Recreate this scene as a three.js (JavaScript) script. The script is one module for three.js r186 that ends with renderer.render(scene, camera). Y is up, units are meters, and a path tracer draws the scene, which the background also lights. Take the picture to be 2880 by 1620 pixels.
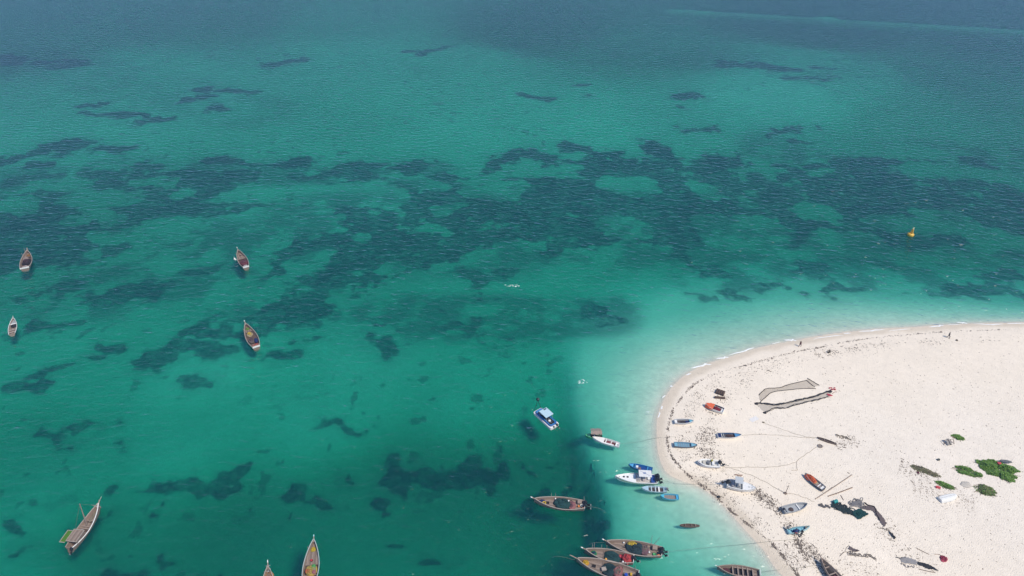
import * as THREE from 'three';
import { mergeGeometries } from 'three/addons/utils/BufferGeometryUtils.js';
import { MarchingCubes } from 'three/addons/objects/MarchingCubes.js';

// ---------------------------------------------------------------- camera, sky, sun, exposure
const scene = new THREE.Scene();
const camera = new THREE.PerspectiveCamera(43.72, 16 / 9, 1, 20000);
camera.position.set(0, 115, 0);                     // a drone 115 m over the sea
camera.rotation.x = THREE.MathUtils.degToRad(-36);
camera.updateMatrixWorld();

const sunDirection = new THREE.Vector3(0.76, 0, 0.65).normalize().multiplyScalar(Math.cos(0.96)).setY(Math.sin(0.96));
// clear tropical air: deep blue overhead, paler towards the horizon, a soft glow round the sun
{
  const w = 512, h = 256, d = new Float32Array(w * h * 4), v = new THREE.Vector3();
  for (let j = 0; j < h; j++) for (let i = 0; i < w; i++) {
    const el = ((j + 0.5) / h - 0.5) * Math.PI, az = ((i + 0.5) / w - 0.5) * 2 * Math.PI, k = 4 * (j * w + i);
    v.set(Math.cos(az) * Math.cos(el), Math.sin(el), Math.sin(az) * Math.cos(el));
    const up = Math.max(0, Math.sin(el)), t = Math.pow(up, 0.55), c = Math.max(0, v.dot(sunDirection)), glow = 0.10 * Math.pow(c, 6) + 0.35 * Math.pow(c, 60);
    d[k] = 0.34 + (0.075 - 0.34) * t + glow; d[k + 1] = 0.47 + (0.165 - 0.47) * t + glow * 0.96; d[k + 2] = 0.66 + (0.40 - 0.66) * t + glow * 0.9; d[k + 3] = 1;
  }
  const sky = new THREE.DataTexture(d, w, h, THREE.RGBAFormat, THREE.FloatType);
  sky.mapping = THREE.EquirectangularReflectionMapping; sky.magFilter = sky.minFilter = THREE.LinearFilter; sky.needsUpdate = true;
  scene.background = sky; scene.environment = sky;
}
scene.fog = new THREE.FogExp2(new THREE.Color(0.2, 0.50, 1.0), 0.00026);
const sun = new THREE.DirectionalLight(new THREE.Color(1, 0.93, 0.82), 3.6);
sun.position.copy(sunDirection).multiplyScalar(400).add(new THREE.Vector3(0, 0, -150));
sun.target.position.set(0, 0, -150);
sun.castShadow = true; sun.shadow.radius = 20;       // sun disc widened to soften boat shadows on the seabed
Object.assign(sun.shadow.camera, { left: -350, right: 350, top: 350, bottom: -350, near: 10, far: 1200 });
sun.shadow.mapSize.set(4096, 4096);
scene.add(sun, sun.target);
const renderer = new THREE.WebGLRenderer({ antialias: true });
renderer.toneMapping = THREE.LinearToneMapping;
renderer.toneMappingExposure = 1.13;
renderer.shadowMap.enabled = true;

// ---------------------------------------------------------------- small tools
function random(seed) { let a = seed >>> 0; return () => { a = (a + 0x6D2B79F5) | 0; let t = Math.imul(a ^ (a >>> 15), 1 | a); t = (t + Math.imul(t ^ (t >>> 7), 61 | t)) ^ t; return ((t ^ (t >>> 14)) >>> 0) / 4294967296; }; }
const lerp = (a, b, t) => a + (b - a) * t;
const clamp = (x, a = 0, b = 1) => Math.min(b, Math.max(a, x));
const smooth = (a, b, x) => { const t = clamp((x - a) / (b - a)); return t * t * (3 - 2 * t); };
const rgb = (r, g, b) => new THREE.Color().setRGB(r, g, b);
const LAT = 512, lattice = new Float32Array(LAT * LAT);
{ const r = random(11); for (let i = 0; i < lattice.length; i++) lattice[i] = r() * 2 - 1; }
function noise(x, y) {                                // value noise, -1..1
  const xi = Math.floor(x), yi = Math.floor(y); let fx = x - xi, fy = y - yi;
  fx = fx * fx * (3 - 2 * fx); fy = fy * fy * (3 - 2 * fy);
  const a = xi & 511, b = (xi + 1) & 511, c = (yi & 511) * LAT, d = ((yi + 1) & 511) * LAT;
  const p = lattice[c + a], q = lattice[c + b], r = lattice[d + a], s = lattice[d + b];
  return p + (q - p) * fx + (r + (s - r) * fx - p - (q - p) * fx) * fy;
}
function fbm(x, y, n = 4) { let s = 0, a = 0.5; for (let i = 0; i < n; i++) { s += a * noise(x, y); x = x * 2.03 + 17.3; y = y * 2.03 - 9.1; a *= 0.5; } return s; }

function setStructure(name, geometry, material) {
  const m = new THREE.Mesh(geometry, material);
  m.name = name; m.userData.kind = 'structure'; m.castShadow = m.receiveShadow = true;
  scene.add(m); return m;
}
function dataTexture(w, h, fill, srgb = true) {
  const d = new Uint8Array(w * h * 4), o = [0, 0, 0];
  for (let j = 0; j < h; j++) for (let i = 0; i < w; i++) {
    fill(i, j, o); const k = 4 * (j * w + i);
    for (let c = 0; c < 3; c++) { const v = clamp(o[c]); d[k + c] = 255 * (srgb ? (v <= 0.0031308 ? 12.92 * v : 1.055 * Math.pow(v, 1 / 2.4) - 0.055) : v) + 0.5; }
    d[k + 3] = 255;
  }
  const t = new THREE.DataTexture(d, w, h, THREE.RGBAFormat);
  t.magFilter = THREE.LinearFilter; t.minFilter = THREE.LinearMipmapLinearFilter; t.generateMipmaps = true;
  t.wrapS = t.wrapT = THREE.RepeatWrapping;
  if (srgb) t.colorSpace = THREE.SRGBColorSpace;
  t.needsUpdate = true; return t;
}

// ---------------------------------------------------------------- the lie of the land, in metres
const shoreLine = [...[[1500, -330], [420, -190], [220, -150]],
  ...[[130.80, -143.14], [121.56, -142.85], [110.33, -142.13], [100.83, -141.13], [91.48, -140.28], [81.00, -138.60], [71.34, -136.26], [59.85, -132.90], [53.06, -130.04], [46.46, -127.24], [40.66, -123.55], [36.86, -119.52], [34.05, -114.98], [31.97, -110.10], [31.05, -105.46], [30.55, -101.51], [30.65, -97.73], [31.48, -94.99], [34.00, -93.21], [37.03, -91.81], [39.88, -88.92], [41.93, -85.22], [43.70, -81.69], [45.84, -77.56], [47.82, -72.25]],
  ...[[72, -50], [88, 10], [110, 120], [160, 600]]];
const landPolygon = [...shoreLine, [9000, 600], [9000, -500]];
const bankEdge = [...[[1500, -420], [420, -235]],
  ...[[138.22, -156.00], [121.60, -157.30], [101.06, -158.95], [83.91, -159.94], [61.52, -156.32], [43.22, -150.93], [32.16, -145.78], [23.14, -138.60], [17.53, -129.91], [15.30, -120.69], [15.02, -111.70], [16.07, -102.97], [17.83, -95.89], [18.80, -88.92], [18.67, -81.69], [20.61, -77.19], [25.60, -72.25]],
  ...[[45, -50], [60, 20], [70, 120], [100, 600]]];
const bankPolygon = [...bankEdge, [9000, 600], [9000, -500]];
function segmentDistance(x, z, a, b) {
  const dx = b[0] - a[0], dz = b[1] - a[1], t = clamp(((x - a[0]) * dx + (z - a[1]) * dz) / (dx * dx + dz * dz || 1));
  const ex = x - a[0] - dx * t, ez = z - a[1] - dz * t; return Math.sqrt(ex * ex + ez * ez);
}
function signedDistance(x, z, line, polygon) {          // metres from the line, positive on the polygon's side
  let d = 1e9, inside = false;
  for (let i = 0; i + 1 < line.length; i++) d = Math.min(d, segmentDistance(x, z, line[i], line[i + 1]));
  for (let i = 0, j = polygon.length - 1; i < polygon.length; j = i++) {
    const [xi, zi] = polygon[i], [xj, zj] = polygon[j];
    if (zi > z !== zj > z && x < ((xj - xi) * (z - zi)) / (zj - zi) + xi) inside = !inside;
  }
  return inside ? d : -d;
}
function curved(line, n) {                              // the same polyline with rounded corners
  const c = new THREE.CatmullRomCurve3(line.map(([x, z]) => new THREE.Vector3(x, 0, z)), false, 'centripetal');
  return c.getPoints(n).map((p) => [p.x, p.z]);
}
const shoreCurve = curved(shoreLine, 150), bankCurve = curved(bankEdge, 110);
const shorePolygon = [...shoreCurve, [9000, 600], [9000, -500]], bankCurvePolygon = [...bankCurve, [9000, 600], [9000, -500]];

// soundings: x, z, depth in metres
const soundings = [
  [-75.5, -130.6, 4], [-37.7, -130.6, 4.3], [-97.8, -130.6, 4.8], [-119.3, -138.6, 4.5], [-102.6, -107.5, 5.9], [-72.0, -107.5, 5.2], [-43.0, -115.0, 4.8], [-11.6, -123.1, 5.1], [9.2, -125.5, 5.2],
  [-81.7, -80.9, 8.1], [-96.8, -88.9, 5.6], [-56.7, -84.8, 8.8], [-31.2, -93.2, 8.5], [-17.2, -95.0, 9], [-9.0, -77.2, 8.5], [-46.6, -73.6, 8.5], [4.4, -97.7, 9.3], [7.2, -80.9, 10], [13.8, -88.9, 10.6], [-28.0, -75.0, 8.3], [-86.9, -73.6, 5.5],
  [18.2, -133.2, 4.9], [16.4, -144.3, 5.1], [34.2, -153.4, 4.9], [64.8, -161.6, 4.9], [-23.7, -163.3, 4.8], [-86.4, -208.0, 4], [-58.7, -215.3, 3.7], [40.9, -225.8, 4], [73.5, -194.3, 4.8], [85.5, -179.8, 4.8], [104.9, -163.3, 5.5], [140.5, -163.3, 5.5], [-88.0, -177.9, 4.5], [-128.0, -174.1, 4.9], [6.1, -170.4, 4.8],
  [-5.9, -287.2, 3.5], [37.4, -275.9, 3.5], [-164.2, -275.9, 3.5], [-195.7, -265.3, 3.5], [-77.8, -275.9, 3.9], [119.1, -307.6, 3], [163.8, -268.8, 4.6], [187.4, -245.9, 4.9], [-76.6, -350.7, 3.4], [-191.3, -335.3, 3.6], [-134.6, -316.4, 3.5], [-248.4, -379.0, 5], [11.7, -404.5, 6.1], [65.9, -373.1, 5], [170.5, -411.3, 6.6], [262.9, -385.1, 6.1], [227.6, -316.4, 5], [147.8, -345.5, 3.6], [-171.3, -425.5, 5], [-91.1, -432.9, 4], [-24.4, -350.7, 3.7],
];
const sandBars = [[97.8, -446.8, 183.1, -429.9, 5.0], [182.6, -428.4, 282.4, -405.8, 5.5]];
function baseDepth(x, z) {
  let w = 1e-4, s = 1e-4 * 14;
  for (const [a, b, d] of soundings) { const q = (x - a) * (x - a) + (z - b) * (z - b) + 40, k = 1 / (q * q); w += k * 1e8; s += k * 1e8 * d; }
  let d = s / w;
  for (const [a, b, c, e, r] of sandBars) d = lerp(d, 2.3, 0.62 * smooth(r * 1.9, 0, segmentDistance(x, z, [a, b], [c, e])));
  return d;
}
function groundFrom(x, z, s, e) {                       // height of sand, over land and under water
  const rough = fbm(x / 7, z / 7, 3);
  if (s > 0) return 0.62 * (1 - Math.exp(-s / 4.5)) + Math.min(s / 8, 1) * (0.07 * rough + 0.18 * fbm(x / 31 + 5, z / 31, 2));
  const out = -s, edge = lerp(3.1, 2.5, smooth(-100, -135, z));
  if (e > 0) { const t = out / (out + e + 1e-6); return -(0.07 * Math.min(out, 3) + (edge - 0.2) * Math.pow(t, 1.05)) + 0.10 * rough * Math.min(out / 5, 1); }
  const width = lerp(3.8, 26, smooth(-118, -160, z)), base = baseDepth(x, z), k = smooth(0, width, -e);
  return -lerp(edge, base, k) + 0.28 * rough * Math.min(1, -e / 6) ;
}
const sdShore = (x, z) => signedDistance(x, z, shoreCurve, shorePolygon), sdBank = (x, z) => signedDistance(x, z, bankCurve, bankCurvePolygon);
const groundHeight = (x, z) => groundFrom(x, z, sdShore(x, z), sdBank(x, z));

// fields on a grid, so that the maps below can read them quickly
const FX = -340, FZ = -500, FS = 1.25, FNX = 545, FNZ = 370;
const fieldShore = new Float32Array(FNX * FNZ), fieldPatch = new Float32Array(FNX * FNZ), fieldMeadow = new Float32Array(FNX * FNZ);
// sea grass and reef: capsules x1, z1, x2, z2, radius
const reefs = [
  [-178.7, -256.9, -151.1, -253.1, 6.0],
  [-188.3, -242.8, -177.0, -253.7, 5.0],
  [-179.7, -241.3, -170.4, -239.9, 4.0],
  [-149.5, -232.7, -132.2, -239.9, 7.0],
  [-139.4, -229.9, -108.1, -223.1, 12.0],
  [-123.2, -217.9, -105.8, -216.6, 8.0],
  [-179.3, -227.1, -160.7, -229.9, 5.0],
  [-171.7, -214.1, -155.8, -217.9, 5.0],
  [-113.0, -244.3, -95.9, -239.9, 4.0],
  [-103.4, -231.2, -92.5, -228.5, 5.0],
  [-92.0, -239.9, -74.2, -241.3, 4.0],
  [-74.4, -231.2, -61.4, -235.5, 5.0],
  [-178.8, -288.3, -163.4, -287.2, 4.0],
  [-159.6, -285.3, -146.7, -282.6, 3.0],
  [-126.8, -293.1, -123.4, -291.9, 7.0],
  [-142.9, -304.2, -132.5, -305.5, 3.0],
  [-153.5, -277.7, -143.3, -281.5, 4.0],
  [-119.3, -348.1, -103.9, -356.1, 5.0],
  [-143.4, -314.2, -117.3, -312.0, 4.0],
  [-256.9, -361.6, -215.8, -350.7, 9.0],
  [-183.6, -295.1, -174.8, -299.2, 4.0],
  [-61.9, -238.4, -34.7, -236.9, 6.0],
  [-59.5, -225.8, -47.9, -231.2, 6.0],
  [-32.0, -235.5, -11.2, -225.8, 7.0],
  [-10.2, -235.5, -5.3, -244.3, 5.0],
  [-5.3, -244.3, 4.0, -250.5, 5.0],
  [4.0, -250.5, 15.6, -241.3, 5.5],
  [-3.7, -227.1, 4.3, -225.8, 7.0],
  [20.4, -255.3, 27.0, -253.7, 5.0],
  [29.4, -250.5, 36.1, -250.5, 5.0],
  [20.9, -242.8, 27.4, -242.2, 4.0],
  [33.7, -239.9, 59.3, -231.2, 12.0],
  [54.3, -255.3, 58.1, -245.9, 6.0],
  [25.5, -234.1, 40.9, -235.5, 6.0],
  [5.5, -306.8, 17.8, -303.4, 3.6],
  [4.4, -308.9, 6.3, -308.0, 2.6],
  [-45.0, -366.1, -35.0, -376.0, 4.0],
  [30.8, -321.0, 32.4, -321.0, 2.5],
  [32.8, -306.8, 34.4, -306.8, 2.0],
  [-56.4, -370.2, -43.8, -371.9, 2.0],
  [-58.5, -220.5, -41.8, -223.1, 6.0],
  [-22.9, -217.9, 7.3, -220.5, 9.0],
  [7.2, -217.9, 57.5, -215.3, 17.0],
  [104.4, -350.7, 115.2, -345.5, 7.0],
  [115.9, -348.1, 139.3, -340.3, 6.0],
  [123.5, -332.9, 136.0, -330.4, 5.0],
  [147.8, -345.5, 161.7, -341.4, 4.0],
  [141.0, -330.4, 151.8, -332.9, 5.0],
  [75.1, -306.8, 81.5, -307.6, 5.0],
  [73.2, -297.1, 74.7, -297.1, 3.0],
  [68.4, -272.3, 81.4, -273.0, 4.0],
  [106.4, -270.5, 113.5, -270.5, 5.0],
  [111.3, -263.6, 121.8, -261.9, 4.0],
  [124.1, -272.3, 125.5, -272.3, 4.0],
  [98.0, -238.4, 105.3, -236.9, 5.0],
  [109.2, -240.7, 116.6, -239.9, 3.5],
  [75.2, -239.9, 82.9, -239.9, 9.0],
  [60.0, -228.5, 84.3, -225.8, 14.0],
  [84.3, -225.8, 116.0, -217.9, 15.0],
  [124.4, -239.9, 128.5, -234.1, 7.0],
  [130.0, -228.5, 154.8, -223.1, 13.0],
  [116.9, -220.5, 172.5, -215.3, 16.0],
  [132.7, -244.3, 158.4, -245.9, 4.0],
  [171.6, -245.9, 180.1, -239.9, 4.0],
  [-162.9, -198.7, -135.9, -190.0, 20.0],
  [-135.9, -190.0, -125.5, -198.7, 13.0],
  [-133.2, -208.0, -86.4, -208.0, 7.0],
  [-116.9, -161.6, -99.2, -161.6, 6.8],
  [-150.9, -177.9, -145.6, -179.8, 10.0],
  [-134.6, -159.9, -125.5, -165.1, 6.0],
  [-95.0, -174.1, -76.4, -174.1, 7.6],
  [-78.1, -159.9, -55.4, -155.0, 11.0],
  [-74.8, -168.6, -49.6, -174.1, 12.8],
  [-63.6, -190.0, -50.3, -177.9, 17.0],
  [-78.7, -145.2, -65.8, -146.8, 3.9],
  [-83.9, -146.5, -80.9, -145.8, 2.9],
  [-84.8, -139.3, -74.3, -137.2, 4.5],
  [-88.0, -133.8, -80.8, -133.2, 3.6],
  [-105.1, -140.7, -100.5, -139.3, 2.9],
  [-106.5, -135.2, -103.1, -134.5, 2.6],
  [-125.7, -148.8, -122.0, -148.8, 2.9],
  [-118.8, -148.0, -116.4, -148.8, 2.6],
  [-115.0, -130.6, -109.4, -133.2, 3.2],
  [-118.8, -126.7, -112.3, -125.5, 2.6],
  [-59.4, -134.5, -56.3, -135.8, 2.9],
  [-54.4, -142.8, -52.6, -142.6, 2.0],
  [-57.9, -142.1, -57.4, -142.1, 2.0],
  [-76.0, -124.9, -71.4, -123.7, 2.9],
  [-56.1, -208.0, 6.6, -190.0, 22.0],
  [-15.8, -198.7, 53.7, -208.0, 22.0],
  [-50.3, -177.9, -29.1, -166.8, 15.3],
  [-30.6, -179.8, -9.2, -170.4, 14.4],
  [-14.7, -177.9, 6.3, -179.8, 15.0],
  [6.6, -190.0, 34.0, -190.0, 11.0],
  [29.4, -198.7, 53.4, -194.3, 13.0],
  [-34.2, -147.3, -28.7, -147.3, 3.2],
  [-36.1, -141.4, -30.3, -138.6, 4.2],
  [-20.3, -147.3, -14.9, -148.8, 3.2],
  [-11.1, -147.3, -8.5, -151.9, 3.9],
  [-3.6, -141.4, 3.7, -144.3, 5.9],
  [3.7, -144.3, 14.8, -147.3, 3.9],
  [13.1, -150.3, 24.5, -151.9, 3.6],
  [11.6, -158.3, 1.9, -158.3, 5.1],
  [20.4, -159.1, 21.4, -159.1, 4.2],
  [24.0, -147.3, 27.7, -147.3, 2.6],
  [56.1, -208.0, 86.0, -198.7, 17.0],
  [65.4, -208.0, 165.5, -203.3, 19.0],
  [86.0, -198.7, 122.8, -190.0, 13.0],
  [131.2, -198.7, 157.8, -190.0, 12.0],
  [86.7, -174.1, 107.9, -170.4, 7.6],
  [93.0, -163.3, 103.6, -165.1, 5.1],
  [80.0, -159.9, 87.5, -159.1, 4.2],
  [88.4, -161.6, 97.9, -163.3, 5.1],
  [112.7, -172.2, 120.1, -170.4, 6.8],
  [110.0, -161.6, 139.7, -158.6, 6.8],
  [130.1, -174.1, 144.5, -166.8, 7.6],
  [54.6, -159.9, 62.4, -159.9, 4.2],
  [69.0, -162.5, 74.9, -162.5, 3.4],
  [55.7, -174.1, 61.3, -171.3, 4.2],
  [51.3, -177.9, 52.9, -177.9, 6.0],
  [-104.5, -111.2, -100.4, -110.6, 2.5],
  [-99.0, -108.0, -96.3, -108.0, 1.7],
  [-99.2, -112.2, -97.0, -111.7, 1.7],
  [-95.8, -113.3, -93.0, -113.9, 1.7],
  [-88.7, -115.0, -88.3, -115.0, 1.5],
  [-85.8, -109.0, -84.9, -108.0, 1.5],
  [-83.0, -95.0, -80.1, -95.0, 1.4],
  [-75.5, -95.9, -69.2, -96.3, 2.1],
  [-68.5, -96.3, -64.0, -95.9, 1.5],
  [-60.8, -99.1, -57.4, -100.1, 1.4],
  [-61.1, -95.9, -59.1, -96.3, 1.3],
  [-92.3, -93.7, -92.0, -93.7, 1.5],
  [-95.2, -93.0, -95.0, -93.0, 1.1],
  [-70.8, -91.3, -70.6, -91.3, 0.8],
  [-86.5, -86.4, -82.9, -88.9, 2.3],
  [-85.2, -85.2, -84.7, -85.6, 1.9],
  [-89.0, -87.3, -88.7, -87.3, 1.0],
  [-99.0, -88.1, -97.9, -88.5, 1.5],
  [-95.8, -82.5, -94.9, -83.2, 2.1],
  [-96.9, -85.6, -96.8, -85.6, 1.1],
  [-72.6, -88.7, -72.4, -89.1, 1.0],
  [-68.0, -80.0, -67.7, -80.2, 0.9],
  [-75.4, -73.3, -70.2, -74.3, 3.0],
  [-49.1, -94.1, -45.2, -95.4, 1.3],
  [-43.2, -93.2, -38.1, -92.5, 1.4],
  [-55.4, -88.2, -54.5, -88.6, 1.3],
  [-47.1, -87.9, -46.4, -88.7, 1.1],
  [-55.0, -90.2, -54.9, -90.2, 0.8],
  [-42.0, -112.2, -37.5, -111.2, 2.0],
  [-44.2, -110.1, -43.9, -110.4, 1.1],
  [-38.0, -98.7, -35.0, -98.2, 1.4],
  [-55.9, -75.7, -55.8, -75.7, 0.8],
  [-52.5, -75.3, -52.0, -75.6, 0.8],
  [-39.3, -74.8, -39.1, -74.8, 0.8],
  [-56.4, -73.6, -56.1, -73.6, 0.9],
  [-24.6, -102.5, -20.8, -101.5, 3.1],
  [-18.5, -101.5, -10.4, -102.0, 2.6],
  [-9.6, -100.6, -5.2, -101.5, 2.9],
  [-4.4, -100.1, -0.7, -101.5, 2.4],
  [-22.0, -97.9, -21.5, -98.7, 1.2],
  [-26.4, -95.7, -25.2, -96.3, 1.7],
  [-23.9, -94.3, -22.9, -95.0, 0.8],
  [-37.6, -111.7, -35.7, -112.2, 1.8],
  [-34.6, -112.8, -32.9, -114.1, 1.2],
  [4.3, -95.9, 7.2, -96.8, 1.8],
  [6.4, -94.5, 6.8, -94.5, 1.4],
  [11.0, -93.7, 11.4, -93.7, 1.2],
  [12.2, -95.9, 12.6, -95.9, 1.2],
  [13.2, -99.6, 13.5, -99.1, 1.0],
  [14.1, -92.8, 17.6, -91.9, 1.7],
  [5.1, -102.7, 5.4, -102.7, 1.0],
  [9.0, -104.0, 9.2, -104.0, 0.8],
  [16.6, -97.9, 17.0, -97.4, 1.4],
  [-18.3, -82.8, -15.7, -82.8, 1.3],
  [-13.2, -81.7, -12.2, -81.7, 1.3],
  [1.6, -73.3, 2.1, -73.3, 1.2],
  [3.4, -75.4, 3.8, -75.4, 0.9],
  [-1.8, -74.8, -1.3, -74.8, 0.8],
  [17.6, -88.9, 18.4, -84.8, 1.4],
  [16.7, -83.6, 17.9, -80.9, 1.5],
  [16.0, -93.7, 17.6, -91.9, 1.2],
  [0.0, -105.0, 0.2, -104.5, 1.2],
  [-27.0, -84.8, -26.9, -84.8, 0.8],
  [-22.5, -84.4, -22.3, -84.4, 0.8],
  [-21.4, -77.9, -21.1, -77.9, 0.8],
  [-11.6, -73.3, -11.5, -73.3, 0.8],
];
const clearings = [
  [-98.2, -179.8, -81.7, -184.8, 5.5],
  [-106.9, -194.3, -78.5, -204.4, 4.5],
  [-74.7, -203.3, -63.3, -198.7, 6.5],
  [-169.3, -209.9, -161.4, -210.4, 4.0],
  [-88.4, -161.6, -76.1, -159.9, 7.0],
  [-126.4, -193.2, -118.5, -195.4, 3.5],
  [-26.7, -163.3, -14.9, -165.1, 7.5],
  [-36.9, -159.1, -32.2, -159.9, 4.0],
  [-27.4, -151.9, -23.8, -154.2, 5.0],
  [-9.5, -179.8, -5.3, -179.4, 4.5],
  [2.6, -179.8, 4.2, -179.8, 3.5],
  [33.6, -196.0, 37.1, -196.9, 5.0],
  [0.0, -166.8, 16.4, -172.2, 7.5],
  [16.2, -168.6, 37.2, -174.1, 10.0],
  [3.7, -150.0, 11.2, -150.3, 7.5],
  [98.0, -207.5, 103.1, -205.6, 4.0],
  [66.5, -197.6, 79.0, -194.3, 7.0],
  [120.8, -201.0, 130.1, -198.7, 4.0],
  [135.8, -203.7, 146.5, -202.1, 4.0],
  [97.9, -187.9, 112.3, -185.8, 5.5],
  [102.4, -169.5, 114.2, -166.5, 6.5],
  [126.8, -177.9, 137.3, -176.0, 6.0],
  [153.4, -190.0, 156.6, -187.9, 6.0],
  [82.7, -165.1, 83.2, -165.1, 4.0],
  [35.4, -226.3, 44.4, -224.4, 5.0],
  [30.9, -224.4, 32.0, -223.6, 2.5],
  [-14.7, -223.1, 0.0, -221.0, 4.5],
  [-65.1, -217.4, -43.2, -215.8, 7.0],
  [-36.1, -174.1, -33.2, -175.0, 3.0],
  [-22.3, -209.2, -20.0, -209.9, 2.5],
  [63.9, -223.1, 67.0, -223.1, 2.5],
  [67.6, -217.9, 69.5, -217.9, 2.0],
  [-142.5, -201.0, -139.1, -201.0, 2.5],
  [-136.7, -208.0, -127.6, -203.3, 3.0],
  [-74.0, -187.9, -67.9, -194.3, 4.0],
  [-82.0, -172.2, -75.6, -171.3, 4.0],
  [-60.9, -174.1, -59.7, -177.9, 4.0],
  [-48.4, -191.0, -46.0, -190.0, 2.0],
  [-27.1, -198.7, -23.7, -197.6, 2.2],
  [-2.2, -186.9, 4.4, -187.9, 3.0],
  [14.7, -178.9, 21.1, -179.8, 3.0],
  [-132.5, -228.5, -123.2, -227.1, 2.6],
  [-116.4, -219.2, -111.5, -218.9, 2.8],
  [-31.4, -236.4, -27.5, -236.1, 2.4],
  [-51.3, -236.4, -44.7, -235.5, 2.0],
];
const meadows = [[-157.8, -190.0, -56.6, -177.9, 26.0], [-60.1, -194.3, 52.0, -198.7, 34.0], [53.3, -205.6, 162.9, -198.7, 30.0], [57.4, -172.2, 144.5, -166.8, 18.0], [-141.5, -161.6, -52.7, -159.9, 16.0], [-50.9, -151.9, 24.4, -150.3, 14.0], [-260.1, -367.3, -111.1, -291.1, 26.0], [11.1, -379.0, 238.9, -330.4, 24.0], [103.2, -255.3, 190.1, -245.9, 22.0], [-146.4, -236.9, 7.6, -231.2, 14.0], [-180.0, -228.5, -140.1, -223.1, 16.0]];
function meadowField(x, z) {                             // 1 in the middle of a thin meadow, 0 outside
  let m = 0; for (const [a, b, c, d, r] of meadows) m = Math.max(m, 1 - segmentDistance(x, z, [a, b], [c, d]) / r); return m;
}
function patchField(x, z) {                             // above 0: sea grass or reef; below: bare sand
  const wx = x + 5 * fbm(x / 13, z / 13 + 40, 3) + 1.6 * noise(x / 2.3, z / 2.3), wz = z + 5 * fbm(x / 13 + 70, z / 13, 3) + 1.6 * noise(x / 2.3 + 9, z / 2.3);
  let m = -1;
  for (const [a, b, c, d, r] of reefs) m = Math.max(m, Math.min(0.8, (r - segmentDistance(wx, wz, [a, b], [c, d])) / Math.min(r, 7)));
  for (const [a, b, c, d, r] of clearings) { const k = segmentDistance(wx, wz, [a, b], [c, d]) / r; if (k < 1.5) m = Math.min(m, (k - 1) * 0.75); }
  return m;
}
for (let j = 0; j < FNZ; j++) for (let i = 0; i < FNX; i++) { const x = FX + i * FS, z = FZ + j * FS; fieldShore[j * FNX + i] = sdShore(x, z); fieldPatch[j * FNX + i] = patchField(x, z); fieldMeadow[j * FNX + i] = meadowField(x, z); }
function field(f, x, z) {
  const u = clamp((x - FX) / FS, 0, FNX - 1.001), v = clamp((z - FZ) / FS, 0, FNZ - 1.001), i = Math.floor(u), j = Math.floor(v), a = u - i, b = v - j, k = j * FNX + i;
  return lerp(lerp(f[k], f[k + 1], a), lerp(f[k + FNX], f[k + FNX + 1], a), b);
}
function sheet(xs, zs, height, uvOf) {
  const nx = xs.length, nz = zs.length, p = new Float32Array(nx * nz * 3), uv = new Float32Array(nx * nz * 2), index = [];
  for (let j = 0; j < nz; j++) for (let i = 0; i < nx; i++) {
    const k = j * nx + i, x = xs[i], z = zs[j]; p[3 * k] = x; p[3 * k + 1] = height(x, z); p[3 * k + 2] = z; [uv[2 * k], uv[2 * k + 1]] = uvOf(x, z);
    if (i + 1 < nx && j + 1 < nz) index.push(k, k + nx, k + 1, k + 1, k + nx, k + nx + 1);
  }
  const g = new THREE.BufferGeometry(); g.setAttribute('position', new THREE.BufferAttribute(p, 3)); g.setAttribute('uv', new THREE.BufferAttribute(uv, 2)); g.setIndex(index); g.computeVertexNormals(); return g;
}
const steps = (a, b, s) => { const o = []; for (let x = a; x <= b + 1e-6; x += s) o.push(x); return o; };

// ---------------------------------------------------------------- seabed
const SX0 = -330, SX1 = 330, SZ0 = -490, SZ1 = -50;
const SAND = [0.80, 0.70, 0.575];
const seabedMap = dataTexture(2048, 2048, (i, j, o) => {
  const x = SX0 + (SX1 - SX0) * (i + 0.5) / 2048, z = SZ0 + (SZ1 - SZ0) * (j + 0.5) / 2048;
  const m = field(fieldPatch, x, z), big = fbm(x / 26 + 11, z / 26, 2), coarse = fbm(x / 9, z / 9, 3), mid = fbm(x / 3.6, z / 3.6, 2), fine = fbm(x / 1.5 + 3, z / 1.5, 3), speck = noise(x / 0.55, z / 0.55);
  let g = smooth(0.02, 0.6, m + 0.8 * coarse + 0.55 * mid + 0.45 * fine + 0.3 * big);
  g *= lerp(0.88, 1.0, smooth(-220, -260, z)) - 0.25 * fine - 0.2 * mid - 0.10 * speck;                       // bare sand shows between the blades; far patches darkened to offset the water's fade
  const thin = smooth(0, 0.5, field(fieldMeadow, x, z)) * lerp(1, 0.45, smooth(-240, -280, z)) * (0.5 * smooth(-0.35, 0.35, coarse + 0.7 * big + 0.5 * mid + 0.3 * fine) + 0.14);  // meadow tone lightened far off so patches keep contrast through the water
  g = Math.max(g, thin, 0.22 * smooth(-0.8, 0.4, m + 0.5 * coarse + 0.5 * mid));
  g = Math.max(g, 0.5 * smooth(0.30, 0.48, fbm(x / 3.1 + 90, z / 3.1 - 30, 3)) * smooth(-0.05, 0.25, fbm(x / 40, z / 40 + 8, 2)) * smooth(-22, -30, field(fieldShore, x, z)));  // lone tufts
  const w = 0.97 + 0.13 * fbm(x / 34 - 7, z / 34, 3) + 0.05 * mid + 0.05 * fine + 0.03 * speck + smooth(-26, -6, field(fieldShore, x, z)) * 0.16 * fbm(x / 0.9, z / 0.7 + 5, 2);  // sand tone; the added mottling in the shallows is painted sunlight caustics
  g = clamp(g);
  o[0] = lerp(SAND[0] * w, 0.085, g); o[1] = lerp(SAND[1] * w, 0.105, g); o[2] = lerp(SAND[2] * w, 0.10, g);
});
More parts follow.
